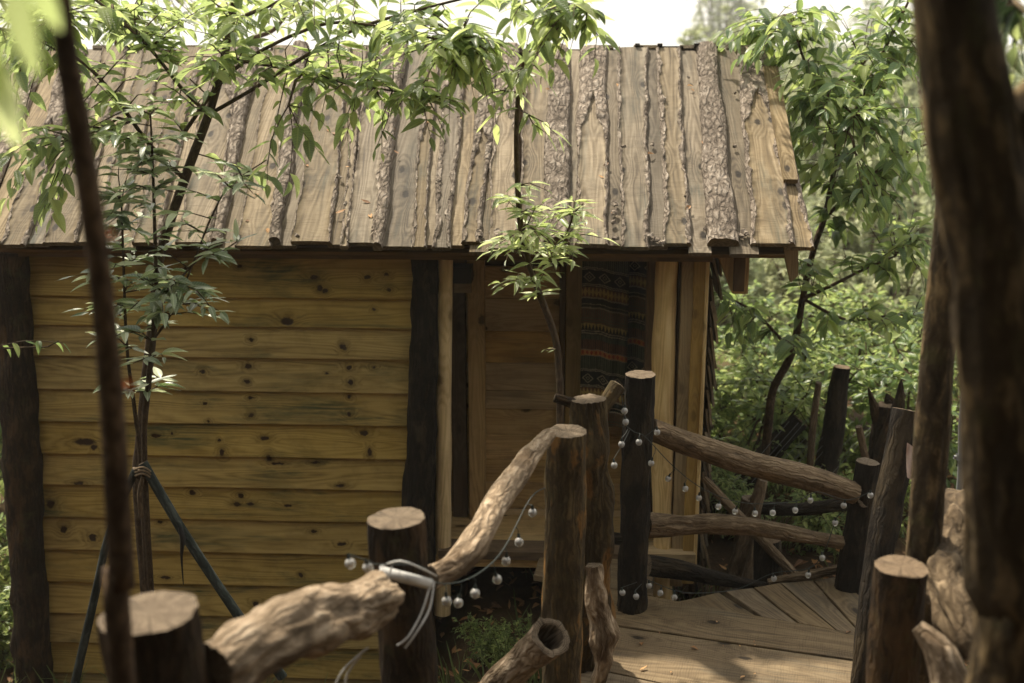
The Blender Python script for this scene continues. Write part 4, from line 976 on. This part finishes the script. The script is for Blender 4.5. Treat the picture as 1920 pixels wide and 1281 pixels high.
# T4 dark green tree behind the railing
b = P(1430, 900, 7.4); base = Vector((b.x, b.y, gz(b.x, b.y)))
t4 = Tree('leafy_tree', 'dense dark green tree behind the deck railing right of the hut', 'tree', base, M_redstem, M_leafD, 33, size=.142, droop=.25, flat=.55)
t4.stem([base, b]+PP([(1440, 800), (1450, 730), (1485, 660), (1505, 560), (1525, 470), (1548, 400), (1570, 290), (1590, 240), (1640, 130), (1700, 10), (1730, -60)], 7.4), [.034, .032, .030, .028, .026, .022, .020, .019, .016, .014, .011, .008, .005], 12)
t4.stem(PP([(1572, 289), (1545, 205), (1510, 120), (1480, 30)], 7.4), [.014, .012, .009, .006], 7)
t4.stem(PP([(1505, 560), (1560, 535), (1620, 505), (1680, 480)], 7.2), [.016, .012, .009, .006], 7)
t4.stem(PP([(1485, 660), (1420, 590), (1370, 560), (1340, 540)], 7.2), [.012, .009, .007, .005], 7)
t4.stem(PP([(1545, 410), (1620, 340), (1690, 290), (1740, 270)], 7.3), [.014, .012, .009, .006], 7)
t4.stem(PP([(1505, 560), (1590, 600), (1680, 590), (1730, 600)], 7.2), [.012, .009, .007, .005], 7)
for a in [(1480, 90, 110, 75, 7.4, .6, 26), (1610, 110, 110, 90, 7.4, .6, 32), (1560, 220, 90, 80, 7.3, .6, 30), (1670, 220, 80, 90, 7.2, .5, 26), (1660, 350, 80, 80, 7.2, .5, 26), (1580, 360, 70, 80, 7.3, .5, 16),
          (1650, 450, 90, 60, 7.1, .5, 20), (1530, 480, 60, 60, 7.2, .4, 8), (1390, 90, 70, 45, 7.6, .4, 9), (1500, 300, 50, 80, 7.3, .4, 10), (1660, 600, 80, 30, 7.0, .3, 9), (1400, 600, 60, 60, 7.1, .3, 9), (1520, 620, 60, 50, 7.1, .3, 7), (1740, 120, 60, 90, 7.3, .4, 10), (1450, 60, 90, 60, 7.6, .4, 12), (1520, 200, 80, 80, 7.4, .4, 12), (1700, 520, 60, 50, 7.1, .3, 8), (1600, 30, 110, 40, 7.6, .4, 12), (1700, 30, 60, 40, 7.4, .3, 8)]:
    t4.region(*a, leaves=9)
t4.done()
b = Vector((-2.6, 9.6, gz(-2.6, 9.6)))
tb = Tree('backlit_tree', 'sunlit yellow green tree rising behind the left end of the roof ridge', 'tree', b, M_stem, M_leafE, 55, size=.13, droop=.2, flat=.5)
tb.stem([b, Vector((-2.5, 9.5, 1)), P(230, 120, 9.3), P(260, 20, 9.2), P(270, -120, 9.2)], [.06, .05, .035, .025, .01], 10)
tb.stem([Vector((-2.5, 9.5, 1)), P(80, 110, 9.3), P(20, 30, 9.2), P(-40, -80, 9.2)], [.04, .03, .02, .01], 8)
tb.stem([Vector((-2.5, 9.5, 1.2)), P(430, 130, 9.3), P(520, 50, 9.2), P(580, -40, 9.2)], [.04, .025, .015, .008], 8)
for a in [(80, 40, 130, 80, 9.2, .7, 26), (260, 30, 130, 70, 9.2, .7, 22), (440, 40, 120, 60, 9.2, .7, 14), (20, 150, 60, 70, 9.2, .5, 10), (580, 20, 70, 50, 9.2, .5, 6)]: tb.region(*a, leaves=8)
tb.done(60)
# overhanging sprig at the left edge
t5 = Tree('leafy_branch', 'dark leafy branch reaching in from the left edge against the wall', 'branch', P(-60, 660, 5.3), M_stem, M_leafD, 12, size=.11, droop=.5)
t5.stem(PP([(-200, 700), (-60, 660), (40, 652), (90, 650), (110, 640)], 5.3), [.010, .007, .005, .004, .003], 6)
t5.twig(P(-30, 657, 5.3), P(118, 643, 5.3), 11, .11, start=.05)
t5.done()
# ------------------------------------------------------------------ crossed supporting poles
poles = thing('support_poles', PZ(300, 1250, -.9), 'dark greenish poles crossed around the sapling and tied at the top', 'poles'); SO = Vector(poles.location)
log('pole', [P(268, 868, 5.0), P(330, 975, 4.98), P(400, 1085, 4.96), P(475, 1195, 4.94), P(530, 1270, 4.93)], [.022, .023, .022, .024, .025], M_greenpole, poles, SO, seg=18, lump=.1, rough=.05, seed=61)
log('pole', [P(255, 880, 5.05), P(205, 1000, 5.05), P(175, 1130, 5.05), P(140, 1285, 5.05)], [.018, .018, .02, .022], M_greenpole, poles, SO, seg=18, lump=.1, rough=.05, seed=62)
mb = MB(); tube_into(mb, [P(338, 988, 4.95), P(343, 1010, 4.93), P(340, 1040, 4.93), P(344, 1096, 4.93)], [.010, .013, .006, .002], 8, .03, .4, .2); mb.build('tie', M_black, poles, SO)
mb = MB()
for k in range(3): tube_into(mb, [P(254, 880+k*6, 5.0), P(268, 876+k*6, 4.96), P(282, 884+k*6, 4.98), P(270, 892+k*6, 5.08), P(254, 880+k*6, 5.0)], [.005]*5, 6, .02)
tube_into(mb, [P(268, 895, 4.97), P(262, 925, 4.97), P(264, 968, 4.98)], [.008, .012, .015], 8, .02, .3)
mb.build('tie', M_rail, poles, SO)

# ------------------------------------------------------------------ foreground trunks
b = P(225, 1281, 2.0)
ft = Tree('thin_trunk', 'thin reddish brown blurred trunk leaning through the left foreground with a few big leaves', 'tree', Vector((b.x-.0, b.y, gz(b.x, b.y))), M_redstem, M_leafC, 71, size=.13, droop=.5)
ft.stem([ft.base]+PP([(232, 1300), (228, 1100), (222, 950), (205, 700), (185, 500), (162, 330), (138, 180), (120, 60), (108, -80)], 2.0), [.026, .0245, .0245, .024, .022, .021, .020, .020, .018, .016], 20)
ft.stem(PP([(108, 60, 0), (60, -40, -.3), (10, -80, -.6), (-60, 20, -.75)], 2.0), [.006, .005, .004, .003], 6)
for (px, py, dx, dy, sz) in ((20, -30, 50, 190, .10), (-10, 110, 30, 160, .10), (60, -60, 40, 120, .07), (-40, 40, 40, 150, .09)):
    a = P(px, py, 1.25); c = P(px+dx, py+dy, 1.25); ft.L.append(leafM(a, c-a, Vector((.2, -1, .2)), sz, .1)); ft.mb and tube_into(ft.mb, [P(-60, 20, 1.25), P(px-10, py-20, 1.25), a], [.003, .002, .001], 4, .05)
tt = ft.done()
for (px, py) in ((206, 440), (240, 722)):
    mb = MB(); c = P(px, py, 2.02)
    for k in range(5):
        a = k*2*math.pi/5; pet = []
        for i in range(4):
            t = i/3; w = .006*math.sin(math.pi*min(1, t+.12)); r = .004+.015*t
            ctr = c+Vector((math.cos(a)*r, -.004*t, math.sin(a)*r)); sd_ = Vector((-math.sin(a), 0, math.cos(a)))
            pet.append([ctr-sd_*w, ctr+Vector((0, -.002, 0)), ctr+sd_*w])
        mb.grid(pet, [[(0, 0, 0)]*3]*4)
    tube_into(mb, [c, c+Vector((-.02, .005, -.005))], [.002, .002], 5, .02)
    mb.build('flower', M_orange, tt, ft.base)
b = P(1860, 1281, 2.1); bb = Vector((b.x, b.y, gz(b.x, b.y)))
bt = Tree('big_trunk', 'big dark blurred tree trunk filling the right edge of the foreground', 'tree', bb, M_trunk, M_leafA, 72, size=.12, droop=.5)
bt.stem([bb]+PP([(1890, 1320), (1888, 1100), (1880, 850), (1868, 600), (1850, 400), (1815, 200), (1790, 60), (1780, -100)], 2.1), [.085, .082, .078, .075, .078, .080, .078, .068, .066], 48, .12, .07)
bt.stem(PP([(1850, 330), (1900, 240), (1990, 150), (2100, 60)], 2.12), [.06, .05, .045, .04], 24, .1, .05)
bt.stem(PP([(1990, 150, 0), (1960, 60, .5), (1900, 0, .9), (1860, -40, 1.2)], 2.12), [.012, .01, .006, .004], 6)
for a in [(1890, 70, 40, 70, 3.1, .3, 7)]: bt.region(*a, leaves=6)
rdc = random.Random(40); topc = P(1780, -90, 2.1)
for k in range(14):                       # unseen crown added above the viewpoint to shade foreground and wall
    e = Vector((.8+rdc.uniform(-5, 5), -.9+rdc.uniform(-3.4, 3.2), rdc.uniform(4.8, 7.2)))
    bt.stem([topc, topc.lerp(e, .35)+Vector((0, 0, .9)), e], [.045, .03, .008], 6)
for k in range(10500):  # leaves of the added shading crown
    a = rdc.uniform(0, 6.283); q = math.sqrt(rdc.random()); p = Vector((.6+5.8*q*math.cos(a), -.9+3.7*q*math.sin(a)-.75, 5.9+1.7*rdc.uniform(-1, 1)*math.sqrt(max(.05, 1-q*q))))
    bt.L.append(leafM(p, Vector((rdc.uniform(-1, 1), rdc.uniform(-1, 1), rdc.uniform(-.8, .2))), Vector((rdc.uniform(-.4, .4), rdc.uniform(-.4, .4), 1)), rdc.uniform(.16, .26), 0))
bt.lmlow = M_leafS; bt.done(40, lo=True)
b = P(1700, 1281, 3.9); bb = Vector((b.x, b.y, gz(b.x, b.y)))
sec = log('slim_trunk', [bb]+PP([(1716, 1281), (1732, 1030), (1748, 800), (1762, 600), (1772, 450), (1778, 320), (1780, 200), (1770, 60), (1765, -60)], 3.6), [.062, .06, .056, .056, .052, .042, .032, .030, .028, .026], M_trunk, None, bb, seed=74, lump=.12, rough=.05, cuts=(False, True))
tag(sec, 'slim upright trunk just left of the big foreground trunk', 'tree')

# ------------------------------------------------------------------ string lights
def globe(mb, c, r):
    rows = []; lps = []
    for i in range(9):
        t = math.pi*(i/8); row = []; l = []
        for j in range(14):
            a = 2*math.pi*j/14; rr = r*math.sin(t)*(1 if i < 8 else 0); zz = r*math.cos(t)*(1.12 if t > 1.57 else 1.0)
            row.append((c[0]+rr*math.cos(a)*(1 if i else .01), c[1]+rr*math.sin(a), c[2]+zz)); l.append((0, 0, 0))
        rows.append(row); lps.append(l)
    mb.grid(rows, lps, 0, closed=True, flip=True)
bm_ = MB(); globe(bm_, (0, 0, -.030), .0165); o = bm_.build('bulb', M_glass); bulb_me = o.data; bpy.data.objects.remove(o)
cm_ = MB(); tube_into(cm_, [(0, 0, -.016), (0, 0, 0)], [.0065, .005], 10, .02); tube_into(cm_, [(0, 0, -.034), (0, 0, -.016)], [.0015, .0015], 5, .02, mat=1); o = cm_.build('socket', [M_cord, M_white]); cap_me = o.data; bpy.data.objects.remove(o)
def string(label, cordpts, bulbs, group='strings of small clear globe lights', rad=.0022):
    pts = [P(*p) for p in cordpts]; O_ = pts[0]; mb = MB(); tube_into(mb, pts, [rad]*len(pts), 6, .04)
    t = thing('string_lights', O_, label, 'string lights', group); mb.build('cord', M_cord, t, O_)
    path, _ = spline(pts, [1]*len(pts), .01)
    rd = random.Random(len(bulbs))
    for b in bulbs:
        q = P(*b); hang = min(path, key=lambda c: (c-q-Vector((0, 0, .03))).length)
        top = q+Vector((0, 0, .030)); loc = top
        mb2 = MB(); tube_into(mb2, [hang, hang.lerp(top, .5)+Vector((.004, 0, 0)), top], [.0016]*3, 5, .03); mb2.build('cord', M_cord, t, O_)
        g = bpy.data.objects.new('bulb', bulb_me); CO.objects.link(g); g.parent = t; g.location = loc-O_; g.rotation_euler = (rd.uniform(-.3, .3), rd.uniform(-.3, .3), 0)
        c = bpy.data.objects.new('socket', cap_me); CO.objects.link(c); c.parent = g
    return t
string('string of clear globe lights sagging below the pale crooked log rail', [(700, 1058, 3.1), (790, 1062, 3.2), (815, 1092, 3.35), (860, 1092, 3.4), (905, 1070, 3.5), (945, 1028, 3.65), (985, 950, 3.9), (1003, 925, 4.0), (1022, 915, 4.35)],
       [(836, 1127, 3.36), (863, 1129, 3.4), (891, 1111, 3.45), (928, 1089, 3.55), (950, 1052, 3.65), (972, 1015, 3.78), (998, 962, 3.9), (686, 1066, 3.1), (653, 1056, 3.1)])
string('clear globe lights looped along the upper log rail at the back of the deck', [(1165, 735, 5.35), (1175, 800, 5.35), (1205, 815, 5.36), (1225, 835, 5.4), (1260, 872, 5.5), (1310, 912, 5.52), (1370, 938, 5.52), (1430, 945, 5.52), (1500, 938, 5.55), (1530, 922, 5.56), (1590, 938, 5.6), (1635, 920, 5.6)],
       [(1172, 770, 5.3), (1171, 791, 5.3), (1198, 829, 5.33), (1165, 833, 5.3), (1150, 872, 5.25), (1231, 811, 5.36), (1223, 869, 5.38), (1256, 899, 5.5), (1283, 916, 5.5), (1311, 934, 5.52), (1348, 949, 5.52), (1381, 960, 5.52), (1414, 962, 5.52), (1451, 961, 5.52), (1492, 956, 5.53), (1520, 938, 5.55), (1584, 948, 5.6), (1631, 929, 5.6)])
string('string of clear globe lights trailing low along the deck edge', [(1210, 1085, 5.5), (1240, 1098, 5.5), (1290, 1112, 5.5), (1380, 1105, 5.65), (1449, 1075, 5.65), (1516, 1066, 5.6), (1545, 1035, 5.6), (1570, 968, 5.6), (1590, 950, 5.6)],
       [(1216, 1098, 5.45), (1240, 1111, 5.45), (1264, 1119, 5.45), (1449, 1086, 5.6), (1516, 1078, 5.58), (1540, 1045, 5.58), (1566, 981, 5.6), (1165, 1112, 5.3), (1190, 1118, 5.35)])
# white cord strapped round the thick post
wc = thing('white_strap', P(760, 1085, 3.15), 'white plastic strap and cord wound round the thick post', 'strap'); WO = Vector(wc.location)
mb = MB(); rows = []; 
for (a, b_) in (((712, 1072), (812, 1098)),):
    G = []
    for k in range(13):
        t = k/12; c = P(a[0]+(b_[0]-a[0])*t, a[1]+(b_[1]-a[1])*t, 3.2-.075*math.sin(math.pi*t)); w = .017
        G.append([c+Vector((0, 0, w)), c+Vector((0, -.006, 0)), c-Vector((0, 0, w)), c+Vector((0, .008, -w)), c+Vector((0, .008, w))])
    mb.grid(G, [[(0, 0, 0)]*5]*13, closed=True)
mb.build('band', M_white, wc, WO)
mb = MB()
for pts in ([(715, 1062, 3.15), (750, 1052, 3.1), (790, 1066, 3.13), (818, 1080, 3.25)], [(715, 1070, 3.14), (700, 1090, 3.1), (690, 1110, 3.05), (668, 1130, 2.95)], [(814, 1090, 3.2), (806, 1140, 3.15), (785, 1180, 3.1), (760, 1215, 3.1)], [(806, 1100, 3.18), (790, 1150, 3.14), (765, 1195, 3.1), (745, 1210, 3.1)],
            [(690, 1215, 2.9), (660, 1240, 2.9), (640, 1262, 2.9), (622, 1300, 2.9)], [(676, 1230, 2.9), (652, 1262, 2.9), (645, 1300, 2.9)], [(735, 1062, 3.12), (728, 1090, 3.1), (745, 1108, 3.1)]):
    mb = MB(); tube_into(mb, [P(*p) for p in pts], [.003]*len(pts), 8, .02); mb.build('cord', M_white, wc, WO)

# ------------------------------------------------------------------ garden net
nr = random.Random(4); NO = P(1450, 905, 7.2)
net = thing('wire_strands', NO, 'thin slanting wires strung among the shrubs behind the upper log rail', 'wires')
for k in range(11):
    a = P(1375+k*17, 905, 7.2); c = P(1375+k*17+105, 795+nr.uniform(-10, 10), 7.3); mb = MB(); tube_into(mb, [a, a.lerp(c, .5)+Vector((0, 0, nr.uniform(-.02, .02))), c], [.0014]*3, 4, .15)
    mb.build('wire', M_grey, net, NO)

# ------------------------------------------------------------------ shrubs and trees beyond
def make_shrub(name, seed, lm, h, w, nl, size, cat, stems=7, low=True):
    rd = random.Random(seed); o = thing(name, (0, 0, 0), None, cat); mb = MB(); Ls = []
    for k in range(stems):
        a = rd.uniform(0, 6.28); r = w*rd.uniform(.2, .5); tip = Vector((math.cos(a)*r, math.sin(a)*r, h*rd.uniform(.65, 1)))
        b0 = Vector((rd.uniform(-.06, .06), rd.uniform(-.06, .06), 0)); m = b0.lerp(tip, .5)+Vector((rd.uniform(-.1, .1)*w, rd.uniform(-.1, .1)*w, .05*h))
        tube_into(mb, [b0, m, tip], [.022*h/1.3, .014*h/1.3, .004], 5, .2)
        path, _ = spline([b0, m, tip], [1, 1, 1], h/14)
        for p in path[3:]:
            for q in range(3):
                d = Vector((rd.gauss(0, 1), rd.gauss(0, 1), rd.gauss(.1, .6))).normalized()*rd.uniform(.15, .42)*w*.6; e = p+d
                tube_into(mb, [p, e], [.005*h/1.3, .002], 3, .5)
                n = max(3, int(nl/(stems*11*3)))
                for i in range(n):
                    t = .3+.7*i/n; b = p+d*t; dd_ = d.normalized()*.6+Vector((rd.uniform(-1, 1), rd.uniform(-1, 1), rd.uniform(-.7, .3)))
                    Ls.append(leafM(b, dd_, Vector((rd.uniform(-.5, .5), rd.uniform(-.5, .5), 1)), size*rd.uniform(.6, 1.2), rd.uniform(-.6, .6)))
    mb.build('stems', M_stem, o, (0, 0, 0))
    ms = [leaf_mesh('leaf_low', lm, False, .40, .35, .12), leaf_mesh('leaf_low', lm, False, .46, .2, .16)]
    merge('foliage', ms, Ls, lm, o, (0, 0, 0)); return o
def place(src, loc, rz, sc, label, group, used, name=None):
    if src.name not in used: o = src; used.add(src.name)
    else:
        o = src.copy(); CO.objects.link(o)
        for ch in src.children: c = ch.copy(); CO.objects.link(c); c.parent = o
    o.location = loc; o.rotation_euler = (0, 0, rz); o.scale = (sc,)*3; o['label'] = label; o['group'] = group; return o
used = set()
sh = [make_shrub('shrub', 1, M_leafE, 1.15, 1.3, 2600, .085, 'shrub'), make_shrub('shrub', 2, M_leafD, 1.3, 1.4, 2600, .095, 'shrub'), make_shrub('shrub', 3, M_leafE, .8, 1.2, 2200, .075, 'shrub')]
spots = [(1360, 860, 7.9, 0, 1.0, 'bright shrub directly right of the hut corner'), (1480, 850, 8.3, 1, 1.0, 'dark shrub behind the thin straight stake'), (1610, 860, 8.2, 0, 1.0, 'bright shrub behind the short thin stake'),
         (1720, 850, 8.0, 1, 1.0, 'dark shrub behind the leaning sawn post'), (1330, 900, 9.0, 2, 1.2, 'low shrub behind the hut side wall'), (1420, 790, 9.6, 1, 1.1, 'shrub in the second row behind the leafy tree trunk'),
         (1560, 780, 9.8, 0, 1.2, 'shrub in the second row behind the dark broad post'), (1690, 780, 9.6, 0, 1.1, 'shrub in the second row behind the jagged trunk'), (1800, 900, 8.6, 1, 1.2, 'shrub hidden partly by the foreground trunks'),
         (1390, 980, 7.2, 2, .6, 'small low shrub under the upper log rail'), (1530, 980, 7.0, 2, .7, 'small low shrub seen through the log rails'), (1650, 960, 7.3, 2, .7, 'small low shrub behind the corner post'),
         (-20, 950, 7.4, 0, 1.0, 'bright shrub at the left edge beyond the corner post'), (-30, 1120, 6.6, 2, .8, 'low shrub at the bottom left edge'), (-60, 800, 9.0, 1, 1.3, 'dark shrub at the left edge behind the hut')]
rd = random.Random(77)
spots += [(870, 1240, 5.2, 2, .42, 'small low shrub in the gap below the pale crooked log rail'), (960, 1180, 5.7, 2, .36, 'small plant in front of the porch edge left of the middle post'), (620, 1290, 5.3, 2, .35, 'small plant at the foot of the wall behind the thick log rail'), (900, 1130, 5.9, 2, .3, 'tiny plant on the lit ground by the porch edge'), (820, 1200, 4.7, 2, .3, 'small plant beside the thick strapped post')]
for (px, py, Y, k, sc_, lab) in spots:
    q = P(px, py, Y); place(sh[k], (q.x, Y, gz(q.x, Y)-.05), rd.uniform(0, 6), sc_, lab, 'shrubs behind the railing and hut', used)
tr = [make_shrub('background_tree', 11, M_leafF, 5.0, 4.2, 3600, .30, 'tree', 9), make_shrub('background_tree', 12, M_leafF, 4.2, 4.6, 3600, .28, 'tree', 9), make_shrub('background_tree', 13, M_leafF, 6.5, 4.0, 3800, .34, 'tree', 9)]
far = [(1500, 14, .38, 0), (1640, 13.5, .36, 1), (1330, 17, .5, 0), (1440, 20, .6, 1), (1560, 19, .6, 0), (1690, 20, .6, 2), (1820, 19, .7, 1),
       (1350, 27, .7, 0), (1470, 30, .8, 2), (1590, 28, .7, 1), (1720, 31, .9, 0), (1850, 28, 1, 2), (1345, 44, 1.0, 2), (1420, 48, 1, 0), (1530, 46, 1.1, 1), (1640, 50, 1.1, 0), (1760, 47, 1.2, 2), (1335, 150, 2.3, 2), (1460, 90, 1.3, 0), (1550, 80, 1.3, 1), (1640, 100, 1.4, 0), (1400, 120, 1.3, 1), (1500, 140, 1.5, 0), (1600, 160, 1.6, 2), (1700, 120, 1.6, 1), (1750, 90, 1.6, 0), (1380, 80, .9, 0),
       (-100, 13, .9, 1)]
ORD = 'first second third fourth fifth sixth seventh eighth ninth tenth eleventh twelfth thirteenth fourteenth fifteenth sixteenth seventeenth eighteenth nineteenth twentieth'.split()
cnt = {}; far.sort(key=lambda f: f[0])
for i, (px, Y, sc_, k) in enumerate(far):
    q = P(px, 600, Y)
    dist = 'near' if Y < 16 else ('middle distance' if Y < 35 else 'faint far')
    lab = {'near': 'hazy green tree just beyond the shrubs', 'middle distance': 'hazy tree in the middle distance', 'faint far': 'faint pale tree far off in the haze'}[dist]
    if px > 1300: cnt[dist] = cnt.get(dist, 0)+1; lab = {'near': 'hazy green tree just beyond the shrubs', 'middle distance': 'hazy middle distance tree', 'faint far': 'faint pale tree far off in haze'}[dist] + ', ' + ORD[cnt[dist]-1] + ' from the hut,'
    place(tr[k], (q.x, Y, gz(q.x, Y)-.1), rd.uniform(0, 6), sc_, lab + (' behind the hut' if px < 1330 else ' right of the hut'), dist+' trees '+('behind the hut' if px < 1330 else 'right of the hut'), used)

tr.append(make_shrub('background_tree', 14, M_leafS, 6.0, 5.6, 7000, .42, 'tree', 11))  # dense dark tree, added out of view to dim the front surfaces
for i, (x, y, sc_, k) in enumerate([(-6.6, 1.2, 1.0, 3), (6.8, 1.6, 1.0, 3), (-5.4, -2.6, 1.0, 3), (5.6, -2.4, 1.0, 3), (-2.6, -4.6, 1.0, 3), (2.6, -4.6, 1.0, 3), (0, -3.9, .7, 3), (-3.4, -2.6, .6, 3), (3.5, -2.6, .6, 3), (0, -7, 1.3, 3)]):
    place(tr[k], (x, y, gz(x, y)-.1), rd.uniform(0, 6), sc_, 'unseen dark tree added behind the viewpoint to cut front light', 'added light-cutting trees behind the viewpoint', used)
# ------------------------------------------------------------------ litter and grass
Ls = []; rd = random.Random(6)
for _ in range(5200):
    x = rd.uniform(-3.2, 4.2); y = rd.uniform(2.8, 9.5)
    Ls.append(leafM(Vector((x, y, gz(x, y)+.012+rd.uniform(0, .03))), Vector((rd.uniform(-1, 1), rd.uniform(-1, 1), rd.uniform(-.25, .35))), Vector((rd.uniform(-.4, .4), rd.uniform(-.4, .4), 1)), rd.uniform(.04, .09), rd.uniform(-.5, .5)))
ms = [leaf_mesh('dead_leaf', M_dead, False, .5, .4, .3), leaf_mesh('dead_leaf', M_dead, False, .4, -.4, .1)]
merge('leaf_litter', ms, Ls, M_dead, None, (0, 0, 0))
Ls = []
bl_m = leaf_mesh('blade', M_grass, False, .05, .7, .3)
for _ in range(420):
    cx = rd.uniform(-3.2, 4.4); cy = rd.uniform(3.0, 9.0)
    if -2.2 < cx < 0 and 6.1 < cy: continue
    for k in range(9):
        x = cx+rd.gauss(0, .05); y = cy+rd.gauss(0, .05); Ls.append(leafM(Vector((x, y, gz(x, y))), Vector((rd.uniform(-.5, .5), rd.uniform(-.5, .5), 1)), Vector((rd.uniform(-1, 1), rd.uniform(-1, 1), .1)), rd.uniform(.10, .30), 0))
for _ in range(150):
    q = P(rd.uniform(560, 1030), 1281, rd.uniform(3.9, 5.6)); cx, cy = q.x, q.y
    for k in range(8):
        x = cx+rd.gauss(0, .04); y = cy+rd.gauss(0, .04); Ls.append(leafM(Vector((x, y, gz(x, y))), Vector((rd.uniform(-.5, .5), rd.uniform(-.5, .5), 1)), Vector((rd.uniform(-1, 1), rd.uniform(-1, 1), .1)), rd.uniform(.15, .45), 0))
merge('grass', [bl_m], Ls, M_grass, None, (0, 0, 0))

Ls = []
for _ in range(22):
    q = PZ(rd.uniform(1120, 1610), rd.uniform(1100, 1281), 0)
    if .35 < q.x < 1.7 and q.y < 5.5: Ls.append(leafM(q+Vector((0, 0, .006)), Vector((rd.uniform(-1, 1), rd.uniform(-1, 1), 0)), Vector((rd.uniform(-.3, .3), rd.uniform(-.3, .3), 1)), rd.uniform(.015, .05), 0))
merge('fallen_leaves', ms, Ls, M_dead, None, (0, 0, 0))
Ls = []
for _ in range(50):
    x = rd.uniform(xl_r+.3, xr_r-.2); s_ = rd.uniform(.05, SL-.1); q = Vector(rp(x, s_, .052)); q = OH + EX*q.x + EY*q.y + Vector((0, 0, q.z))
    n_ = EY*(-SR)+Vector((0, 0, CR)); d_ = (EX*rd.uniform(-1, 1) + (EY*CR+Vector((0, 0, SR)))*rd.uniform(-1, 1))
    Ls.append(leafM(q, d_, n_+EX*rd.uniform(-.2, .2), rd.uniform(.02, .06), 0))
merge('fallen_leaves', ms, Ls, M_dead, None, (0, 0, 0))

# ------------------------------------------------------------------ haze
mb = MB(); mb.box((-160, -22, -10), (160, 282, 20), 0)
N = NT('haze_air'); pv = N.n('VolumePrincipled', {'Density': .0010, 'Color': (.95, .95, .92, 1), 'Anisotropy': .2}); N.t.links.new(pv.outputs[0], N.out.inputs['Volume'])
hz = mb.build('haze', N.m); hz['kind'] = 'stuff'
